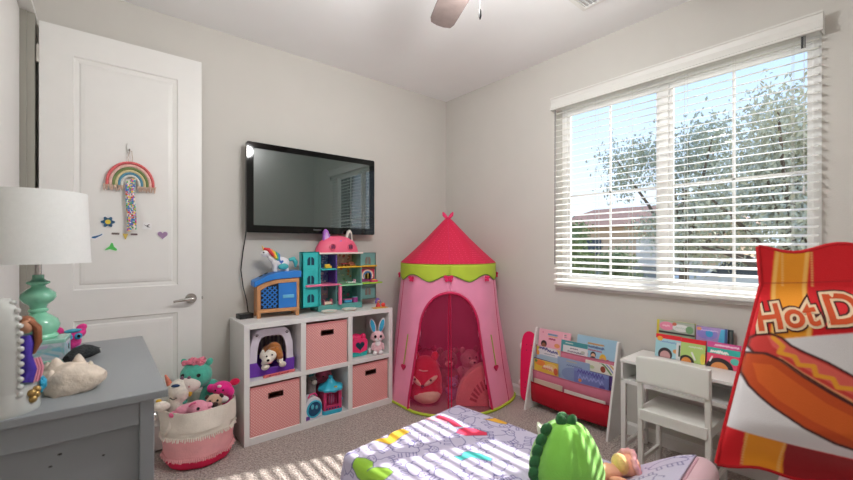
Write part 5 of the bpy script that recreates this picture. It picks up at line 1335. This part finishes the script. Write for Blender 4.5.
qs += col([(.18, .86), (.12, .84), (.08, .90), (.13, .95), (.2, .93)], (66, 190, 190)) + col([(.30, 1.05), (.24, 1.02), (.22, 1.10), (.28, 1.13)], (240, 150, 60)) + col([(.62, .72), (.55, .70), (.52, .80), (.60, .82)], (236, 120, 160)) + col([(.70, 1.0), (.63, .98), (.62, 1.08), (.70, 1.1)], (110, 180, 220))
RE = .028; OV = .17
def drop(e):
    """outward run of e metres past the top edge -> (horizontal, drop)"""
    l = RE * PI / 2
    if e <= 0: return 0, 0
    if e < l: return RE * math.sin(e / RE), RE * (1 - math.cos(e / RE))
    return RE + .10 * (e - l), RE + (e - l) * .995
def topz(v):
    if v < .98: return ZT + .008
    t = (v - .98) / .28; t = min(1, t)
    return ZT + .008 + .158 * (t * t * (3 - 2 * t) * .55 + t * .45)
def qf(u, v):
    cu = min(max(u, RE), BWD - RE); cv = max(v, RE)
    du, dv = u - cu, v - cv; e = math.hypot(du, dv)
    h_, dz = drop(e)
    if e > 1e-9: cu2, cv2 = cu + du / e * h_, cv + dv / e * h_
    else: cu2, cv2 = cu, cv
    w = .0030 * math.sin(9 * u + 4 * v) * math.sin(6 * v - 3 * u) + .0004 * math.sin(41 * v + 17 * u)
    fold = .010 * math.sin(26 * (u + v)) * min(1, max(0, e - RE) / .08) if e > 0 else 0
    z = topz(cv) - dz + w
    if e > 0: cu2 += du / e * fold; cv2 += dv / e * fold
    return (-cu2, -cv2, max(.02, z))
ql = painted('quilt', -OV + RE, BWD + OV - RE, -OV + RE, 1.262, .0036, LAV, qs, qf, PAINTF, None, True)
ql.location = BC; ql.rotation_euler = (0, 0, BRZ)
tag(ql, 'lavender quilt printed with outlined animals and colour patches, spread over the lounger', 'quilt')
k_ = ql.modifiers.new('t', 'SOLIDIFY'); k_.thickness = .006; k_.offset = 1

def bl_at(u, v, dz=0.): 
    p = Matrix.Rotation(BRZ, 4, 'Z') @ Vector((-u, -v, 0)); return (BC.x + p.x, BC.y + p.y, topz(v) + .004 + dz)

# green plush dinosaur cushion
dn = thing('dinosaur_cushion', 'plump light green dinosaur cushion with dark green back spines on the quilt', 'cushion', bl_at(.325, .87, .002), R(-40))
GRN = mat('lime plush', (124, 196, 70), .85, .06, 10, .2, 160, sheen=.4); GDK = mat('spine green', (36, 104, 52), .85, .15, 30, .25, 120, sheen=.3)
pf = [(0, 0), (.115, .004), (.146, .03), (.150, .075), (.138, .125), (.114, .175), (.090, .215), (.072, .240), (.050, .256), (0, .262)]
def dr_(a, z):
    k = min(1, max(0, (z - .06) / .12)); return 1 + .055 * k * math.sin(10 * a + 5 * z) + .03 * math.sin(2 * a + 1)
b = MB().lathe(pf, n=66, rf=dr_); b.build('body', GRN, dn, sub=1)
# camera lies towards local direction; spines climb its left-front side
sa_ = R(205)
for i in range(7):
    t = i / 6; z = .035 + .225 * t
    rr = np.interp(z, [p[1] for p in pf], [p[0] for p in pf]); a = sa_ - R(12) * t
    lean = .30 + .9 * t
    M = Matrix.Translation((rr * 1.02 * math.cos(a), rr * 1.02 * math.sin(a), z)) @ Matrix.Rotation(a, 4, 'Z') @ Matrix.Rotation(-lean * .6, 4, 'Y')
    o = MB().ell((.012, 0, .008), (.026, .013, .029), 14, 10); o.v = [tuple(M @ Vector(p)) for p in o.v]
    o.build('spine', GDK, dn, smooth=True)
for dx, an in ((-.012, -25), (.026, 30)):
    MB().ell((0, 0, .014), (.022, .013, .030), 14, 10, rot(0, an)).build('top_leaf', GDK, dn, smooth=True).location = (dx - .01, -.012, .252)
for i, (a, z) in enumerate(((R(168), .205), (R(150), .200))):
    rr = np.interp(z, [p[1] for p in pf], [p[0] for p in pf])
    MB().lathe([(.017, -.01), (.014, .012), (.007, .030), (0, .036)], n=12).build('horn', mat('cream horn', (232, 236, 214), .8), dn, smooth=True).matrix_local = Matrix.Translation((rr * math.cos(a), rr * math.sin(a), z)) @ Matrix.Rotation(a, 4, 'Z') @ Matrix.Rotation(R(30), 4, 'Y')
for a in (R(60), R(100)):
    MB().ell((.150 * math.cos(a), .150 * math.sin(a), .03), (.035, .035, .022)).build('foot', GRN, dn, smooth=True)

# peach doll with a ruffled cap lying at the head of the quilt
pd = thing('rag_doll', 'peach rag doll with a ruffled pink cap lying on the quilt behind the green cushion', 'soft toy', bl_at(.150, 1.03, .004), R(60))
PEA = mat('peach cloth', (240, 176, 150), .85, .06, 20, .2, 120); RUF = mat('rose ruffle', (240, 176, 184), .85, .1, 40, .2, 100)
body(pd, 'body', PEA, [((0, .06, .030), (.036, .07, .030)), ((0, -.03, .048), (.045, .045, .045))], .006)
b = MB()
for i in range(16):
    a = 2 * PI * i / 16
    b.ell((.052 * math.cos(a), -.035 + .012 * math.sin(3 * a), .050 + .050 * math.sin(a)), (.016, .012, .016), 10, 8)
b.build('cap_ruffle', RUF, pd, remesh=.005)
body(pd, 'cap', fur('cap yellow', (238, 196, 130), .06), [((.0, .01, .058), (.044, .03, .042))], .006)
for sx in (-1, 1): body(pd, 'arm', PEA, [((sx * .05, .05, .022), (.015, .04, .015), rot(0, 0, sx * 30))], .005)
MB().ell((.035, .13, .016), (.018, .032, .016)).build('sock', mat('red sock', (232, 60, 84), .8), pd, smooth=True)
MB().ell((-.035, .13, .016), (.018, .032, .016)).build('sock', mat('red sock', (232, 60, 84), .8), pd, smooth=True)
lb = MB().box(.040, .052, -.03, .015, .012, .0135).build('care_label', WHITE, pd)

# ------------------------------------------------------------------ padded stool and the big printed cushion in the foreground
stl = thing('padded_stool', 'pale pink padded storage stool under the printed food cushion', 'stool', (-1.20, -3.04, 0), R(0))
MB().box(-.17, .17, -.25, .25, .03, .58).build('body', PKB, stl, bevel=.015)
MB().box(-.178, .178, -.258, .258, .580, .644).build('seat_pad', mat('blush vinyl', (230, 196, 202), .5, .02), stl, bevel=.02, seg=4)
for x in (-.14, .14):
    for y in (-.22, .22): MB().tube([(x, y, 0), (x, y, .035)], .018, 12).build('foot', LAMI, stl)
TL = Vector((-1.281, -2.744, 1.254)); PA = Vector((.38351111, -.92300986, .03117735)); PB = Vector((-.152579, -.09661917, -.98355701)); PN = Vector((.91084515, .37244803, -.17788645))
RED = (216, 8, 26); RD2 = (150, 4, 18); YE = (238, 152, 24); YL = (246, 190, 96)
WPIL, HPIL = .46, .597
def lft(v): return -.133 * max(0, (v - .10)) / .497
def rgt(v): return WPIL + .10 * max(0, (v - .10)) / .497
def pil(s, v):
    """s in 0..1 across, v down"""
    u = lft(v) + s * (rgt(v) - lft(v)); return u
def thick(s, v):
    t = min(1, max(0, (v - .10) / .12)) * min(1, max(0, (HPIL - .015 - v) / .12)); t = t * t * (3 - 2 * t)
    return .006 + .070 * t * (max(0, 1 - abs(2 * s - 1) ** 2.6)) ** .5
fp_ = thing('hot_dog_cushion', 'large printed snack bag cushion with a hot dog and red and yellow stripes', 'cushion', TL)
prn = [('r', -.3, -.1, .9, .8, RED)]
def stripe(us_top, us_mid, us_bot):
    (a0, a1), (b0, b1), (c0, c1) = us_top, us_mid, us_bot
    ed = .006
    o = [('p', [(a0, -.06), (a1, -.06), (b1, .27), (b0, .27)], YE)]
    for x0, x1 in ((a0 + ed, b0 + ed), (a1 - ed, b1 - ed)): o.append(('l', [(x0, -.06), (x1, .27)], .008, YL))
    return o
prn += stripe((.044, .118), (-.006, .072), (0, 0)) + stripe((.255, .33), (.26, .335), (0, 0)) + [('p', [(.44, -.06), (.53, -.06), (.62, .27), (.52, .27)], YE)]
# white middle
prn.append(('p', [(-.25, .34), (-.10, .325), (-.063, .287), (-.022, .258), (.03, .247), (.09, .235), (.165, .222), (.30, .222), (.43, .235), (.7, .27), (.7, .56), (.30, .54), (.137, .526), (.0, .511), (-.118, .497), (-.25, .485)], (226, 224, 226)))
# bottom stripes
def bs(x): return .5015 + (x + .07) * .135
for x0, x1, c in ((-.25, -.070, RED), (-.070, .013, YE), (.013, .19, RD2), (.19, .28, YE), (.28, .7, RED)):
    prn.append(('p', [(x0, bs(x0)), (x1, bs(x1)), (x1 - .012, .70), (x0 - .012, .70)], c))
for x in (-.066, .009, .194, .276):
    for i in range(14): prn.append(('e', x - i * .0011, bs(x) + .004 + i * .0075, .0026, .0024, (244, 200, 120)))
for x0, x1 in ((.050, .044), (.112, .106)):
    for i in range(14): prn.append(('e', x0 - (x0 - x1) * i / 13, .008 + i * .0072, .0024, .0022, (240, 190, 110)))
# bun and sausage
DKB = (70, 22, 16); BUN = (196, 74, 16); BUN2 = (214, 96, 24); SAU = (206, 56, 50); SAU2 = (226, 96, 84); MUS = (234, 160, 40)
bun = [(-.052, .292), (-.064, .312), (-.067, .345), (-.055, .378), (-.034, .404), (-.013, .424), (.044, .465), (.10, .492), (.16, .508), (.26, .512), (.34, .492), (.372, .462), (.36, .43), (.30, .425), (.22, .428), (.149, .404), (.10, .374), (.05, .338), (.01, .302), (-.02, .288)]
prn += [('p', bun, BUN), ('p', [(-.042, .318), (-.036, .365), (.0, .405), (.06, .445), (.13, .478), (.24, .488), (.32, .470), (.25, .458), (.17, .442), (.09, .400), (.03, .350), (-.005, .318)], BUN2), ('l', bun + [bun[0]], .0065, DKB)]
sau = [(-.047, .272), (-.041, .252), (-.027, .241), (.0, .237), (.020, .246), (.036, .265), (.059, .279), (.10, .300), (.154, .336), (.22, .365), (.30, .385), (.36, .400), (.385, .425), (.36, .445), (.30, .440), (.22, .428), (.149, .402), (.10, .370), (.05, .334), (.015, .304), (-.012, .290), (-.038, .290)]
prn += [('p', sau, SAU), ('p', [(-.008, .240), (.018, .250), (.05, .281), (.10, .308), (.16, .346), (.25, .38), (.33, .40), (.33, .425), (.25, .415), (.16, .385), (.10, .350), (.05, .315), (.02, .288), (.0, .27)], SAU2)]
prn += [('l', [(.004, .247), (.020, .268), (.012, .285), (.040, .292), (.046, .312), (.074, .312), (.076, .334), (.106, .338), (.112, .358), (.145, .358), (.15, .380), (.19, .378), (.20, .400), (.24, .394), (.25, .412), (.29, .404), (.31, .42)], .0105, MUS), ('l', [(.012, .30), (.05, .332), (.10, .366), (.15, .396), (.22, .422), (.30, .433)], .008, (232, 150, 100)), ('l', sau + [sau[0]], .006, DKB)]
prn.append(('l', [(-.02, .098), (.30, .085), (.7, .09)], .002, (170, 8, 20)))  # shade of a fold, drawn into the print as a darker line
# print is laid out in u,v and carried over the stuffed front
NU, NV = 190, 236
def surf(s, v, sg):
    u = pil(s, v)
    top = .011 * math.sin(2 * PI * (u - .03) / .19) * max(0, 1 - v / .10)
    bot = .006 * math.sin(2 * PI * u / .16) * max(0, 1 - (HPIL - v) / .06)
    return PA * u + PB * (v + top + bot) + PN * (-sg * thick(s, v)) + PN * .035
bb = MB(); Us = []; Vs = []
for j in range(NV + 1):
    for i in range(NU + 1):
        s = i / NU; v = HPIL * j / NV
        bb.v.append(tuple(surf(s, v, 1))); Us.append(pil(s, v)); Vs.append(v)
bb.f = [(j * (NU + 1) + i, (j + 1) * (NU + 1) + i, (j + 1) * (NU + 1) + i + 1, j * (NU + 1) + i + 1) for j in range(NV) for i in range(NU)]
fo2 = bb.build('printed_front', PAINTF, fp_, fix=False)
fo2.data.polygons.foreach_set('use_smooth', [True] * len(fo2.data.polygons))
Cc = paint(np.array(Us), np.array(Vs), RED, prn, .0034)
at = fo2.data.color_attributes.new('Col', 'FLOAT_COLOR', 'POINT')
at.data.foreach_set('color', np.concatenate([Cc, np.ones((len(Us), 1))], 1).astype(np.float32).ravel())
MB().grid(40, 50, lambda i, j: tuple(surf(i, HPIL * j, -1))).build('plain_back', mat('red plush', RED, .85, .04, 10, .15, 200), fp_, smooth=True)
for s in (0, 1): MB().tube([tuple(surf(s, HPIL * j / 30, 0)) for j in range(31)], .007, 8).build('edge_seam', mat('red seam', (190, 8, 24), .85), fp_, smooth=True)
for v in (0, HPIL): MB().tube([tuple(surf(i / 30, v, 0)) for i in range(31)], .007, 8).build('edge_seam', mat('red seam', (190, 8, 24), .85), fp_, smooth=True)
# the words, sewn on as an outlined print that follows the stuffed surface
def word(txt, u0, v0, size, ang, off, m, lift, name, shear=.22, sx=1.0):
    cu_ = bpy.data.curves.new('t', 'FONT'); cu_.body = txt; cu_.size = size; cu_.offset = off; cu_.shear = shear; cu_.resolution_u = 4
    o = bpy.data.objects.new('t', cu_); COL.objects.link(o)
    dg = bpy.context.evaluated_depsgraph_get(); me = bpy.data.meshes.new_from_object(o.evaluated_get(dg))
    bpy.data.objects.remove(o); bpy.data.curves.remove(cu_)
    bm = bmesh.new(); bm.from_mesh(me)
    bmesh.ops.triangulate(bm, faces=bm.faces[:])
    for _ in range(2):
        long_ = [e for e in bm.edges if e.calc_length() > .02]
        if long_: bmesh.ops.subdivide_edges(bm, edges=long_, cuts=1); bmesh.ops.triangulate(bm, faces=bm.faces[:])
    for p in bm.verts:
        x, y = p.co.x * sx, p.co.y; u = u0 + x * math.cos(ang) - y * math.sin(ang); v = v0 - (x * math.sin(ang) + y * math.cos(ang))
        s = (u - lft(v)) / (rgt(v) - lft(v))
        p.co = surf(min(.99, max(.01, s)), v, 1) - PN * lift
    bm.to_mesh(me); bm.free(); me.materials.clear(); me.materials.append(m)
    q = bpy.data.objects.new(name, me); COL.objects.link(q); q.parent = fp_
    return q
fb = None
TXA = R(15)
for off, m_, lift, nm in ((.0125, mat('print brown', (78, 24, 18), .8), .0016, 'word_shadow'), (.0085, mat('print cream', (232, 206, 170), .8), .0024, 'word_outline'), (.002, mat('print rust', (204, 78, 30), .8), .0032, 'word')):
    word('Hot', -.026, .231, .096, R(11), off, m_, lift, nm, sx=.80)
    word('Dog', .108, .206, .112, R(7), off, m_, lift, nm, sx=.88)

# ------------------------------------------------------------------ outside the window
GZ = -.45
struct(MB().box(XR + .15, 60, -60, 60, GZ - .1, GZ).build('ground', mat('dry lawn', (168, 160, 132), .95, .2, 2)))
def tree(name, lab, x, y, z0, h, r_, n, c, seed, grp, trunk=.1, flat=1.0, ls=.10):
    q = random.Random(seed)
    t = thing(name, lab, 'tree' if trunk else 'shrub', (x, y, GZ), group=grp)
    m_ = mat('leaf %d %d %d' % c, c, .8, .3, 6)
    b = MB(); br = MB()
    cen = [(q.gauss(0, .42) * r_, q.gauss(0, .42) * r_, z0 + h * q.random() ** .8) for _ in range(26)]
    for i in range(n):
        cx, cy_, cz = q.choice(cen); s_ = r_ * .34
        p = Vector((cx + q.gauss(0, .45) * s_, cy_ + q.gauss(0, .45) * s_, cz + q.gauss(0, .4) * s_ * flat))
        E_ = Euler((q.uniform(0, 6.28), q.uniform(0, 6.28), q.uniform(0, 6.28))).to_matrix(); l = ls * q.uniform(.6, 1.4)
        v = [p + E_ @ Vector(k) * l for k in ((-1, 0, 0), (0, -.45, .1), (1, 0, 0), (0, .45, .1))]
        b.add(v, [(0, 1, 2, 3)])
    b.build('foliage', m_, t, fix=False)
    if trunk:
        br.tube([(0, 0, 0), (.03, .02, z0 * .6), (-.02, 0, z0 + h * .5)], [trunk, trunk * .8, trunk * .35], 8)
        for c_ in cen[:12]: br.tube([(0, 0, z0 * .8), (c_[0] * .5, c_[1] * .5, (z0 * .8 + c_[2]) / 2 + .1), c_], [trunk * .5, trunk * .3, trunk * .1], 6)
    else:
        br.tube([(0, 0, 0), (0, 0, z0 + h * .6)], .05, 6)
    br.build('trunk', mat('bark', (110, 96, 84), .9, .2, 8), t, smooth=True)
    return t
TG = 'trees outside the window'
tree('leafy_tree', 'grey green leafy tree filling the middle of the window', 8.6, .55, 1.6, 3.1, 1.7, 11000, (170, 174, 154), 5, TG, .14, ls=.05)
tree('olive_tree', 'wide olive toned tree filling the right pane of the window', 7.2, -1.65, 1.3, 2.9, 1.9, 14000, (186, 185, 163), 8, TG, .14, ls=.05)
tree('wispy_tree', 'thin wispy tree high at the right edge of the window', 9.5, -2.7, 2.0, 2.6, 1.5, 5000, (186, 184, 156), 9, TG, .10, ls=.045)
tree('round_shrub', 'dense dark green shrub at the lower left of the window', 8.0, 3.3, .25, 2.0, 1.15, 6000, (122, 136, 92), 12, None, 0, ls=.06)
tree('low_shrub', 'low green shrub beyond the left pane beside the dense shrub', 10.8, 3.3, .2, 1.3, 1.0, 3000, (130, 142, 104), 14, None, 0, ls=.06)
hs = thing('neighbour_house', 'tan stucco house with a brown roof across the street, low in the left pane', 'house', (20, 6.2, GZ))
MB().box(-2, 3, -4.5, 4.5, 0, 2.7).build('wall', mat('tan stucco', (206, 176, 146), .9), hs)
MB().loft([[(-2.5, -5.0, 2.7), (3.5, -5.0, 2.7), (3.5, 5.0, 2.7), (-2.5, 5.0, 2.7)], [(.3, -2.8, 3.9), (.7, -2.8, 3.9), (.7, 2.8, 3.9), (.3, 2.8, 3.9)]]).build('roof', mat('brown roof tiles', (150, 112, 96), .9, .15, 5), hs)
MB().box(-2.06, -2.0, -3.4, -.6, 0, 2.1).build('garage_door', mat('pale garage door', (216, 206, 192), .7), hs)
wn = MB().box(-2.05, -2.0, 1.2, 2.8, 1.0, 2.1).build('window', mat('dark window', (60, 70, 80), .2), hs)
fc = thing('garden_fence', 'low grey block fence running behind the trees', 'fence', (13.5, 0, GZ))
MB().box(-.1, .1, -14, 14, 0, .95).build('fence_wall', mat('grey block', (150, 148, 148), .9, .1, 3), fc)
MB().box(-.14, .14, -14, 14, .95, 1.03).build('coping', mat('pale coping', (180, 178, 174), .9), fc)
car = thing('parked_car', 'pale silver car parked beyond the right pane, behind the trees', 'car', (10.6, -.7, GZ), R(90))
SIL = mat('silver car paint', (206, 210, 216), .3, .02, metal=.3, coat=.6)
bp_ = [(-2.0, .35), (2.0, .35), (2.1, .55), (2.0, .85), (1.2, .95), (.7, 1.40), (-.9, 1.45), (-1.5, 1.0), (-2.05, .9), (-2.1, .6)]
MB().prism(bp_, -.8, .8).build('car_body', SIL, car, bevel=.06, seg=3)
gp = [(1.05, .97), (.66, 1.34), (-.86, 1.38), (-1.35, 1.0)]
MB().prism(gp, -.81, .81).build('side_window', mat('dark window', (60, 70, 80), .2), car)
for x in (-1.25, 1.25):
    for y in (-.72, .72): MB().tube([(x, y - .1, .33), (x, y + .1, .33)], .33, 20).build('wheel', DARK, car, smooth=True)
# ------------------------------------------------------------------ camera, light, view
cam = bpy.data.cameras.new('camera'); co = bpy.data.objects.new('camera', cam); COL.objects.link(co)
co.location = (-2.725, -3.0047, 1.2591); co.rotation_euler = (PI / 2, 0, -.6901)
cam.sensor_width = 36; cam.lens = 396.5555 / 853 * 36; cam.shift_y = 6.16 / 853; cam.clip_start = .05
S.camera = co
cam.dof.use_dof = True; cam.dof.focus_distance = 3.0; cam.dof.aperture_fstop = 3.2
sun = bpy.data.lights.new('sun', 'SUN'); so = bpy.data.objects.new('sun', sun); COL.objects.link(so)
sun.energy = 7.2; sun.angle = R(.55); sun.color = (1, .965, .91)
el, dxy = R(31.7), Vector((-1, .305)).normalized()
d = Vector((dxy.x * math.cos(el), dxy.y * math.cos(el), -math.sin(el)))
so.rotation_euler = d.to_track_quat('-Z', 'Y').to_euler(); so.location = (4, -2.5, 5)
for lx, ly in ((.14, .13), (-.17, .09)):       # two unseen point lamps added beside the fan as room fill
    fl = bpy.data.lights.new('fill_lamp', 'POINT'); fo = bpy.data.objects.new('fill_lamp', fl); COL.objects.link(fo)
    fl.energy = 16; fl.shadow_soft_size = .06; fl.color = (1, .995, .985); fo.location = (HX + lx, HY + ly, H - .42)

wd = bpy.data.worlds.new('sky'); S.world = wd; wd.use_nodes = True
nt = wd.node_tree; N = nt.nodes; L = nt.links
tc = N.new('ShaderNodeTexCoord'); sx_ = N.new('ShaderNodeSeparateXYZ'); L.new(tc.outputs['Generated'], sx_.inputs[0])
cr = N.new('ShaderNodeValToRGB'); e = cr.color_ramp.elements
e[0].position = .0; e[0].color = lin((216, 228, 243)) + [1]; e[1].position = .55; e[1].color = lin((140, 182, 238)) + [1]
k = e.new(.22); k.color = lin((190, 213, 243)) + [1]
L.new(sx_.outputs['Z'], cr.inputs['Fac']); L.new(cr.outputs['Color'], N['Background'].inputs['Color'])
N['Background'].inputs['Strength'].default_value = 1.0
vs = S.view_settings; vs.view_transform = 'Standard'; vs.look = 'None'; vs.gamma = 1; vs.exposure = .72; vs.use_curve_mapping = False
S.display_settings.display_device = 'sRGB'
cy = S.cycles
cy.use_denoising = True; cy.max_bounces = 10; cy.diffuse_bounces = 6; cy.glossy_bounces = 4; cy.transparent_max_bounces = 16
cy.caustics_reflective = False; cy.caustics_refractive = False; cy.sample_clamp_indirect = 6
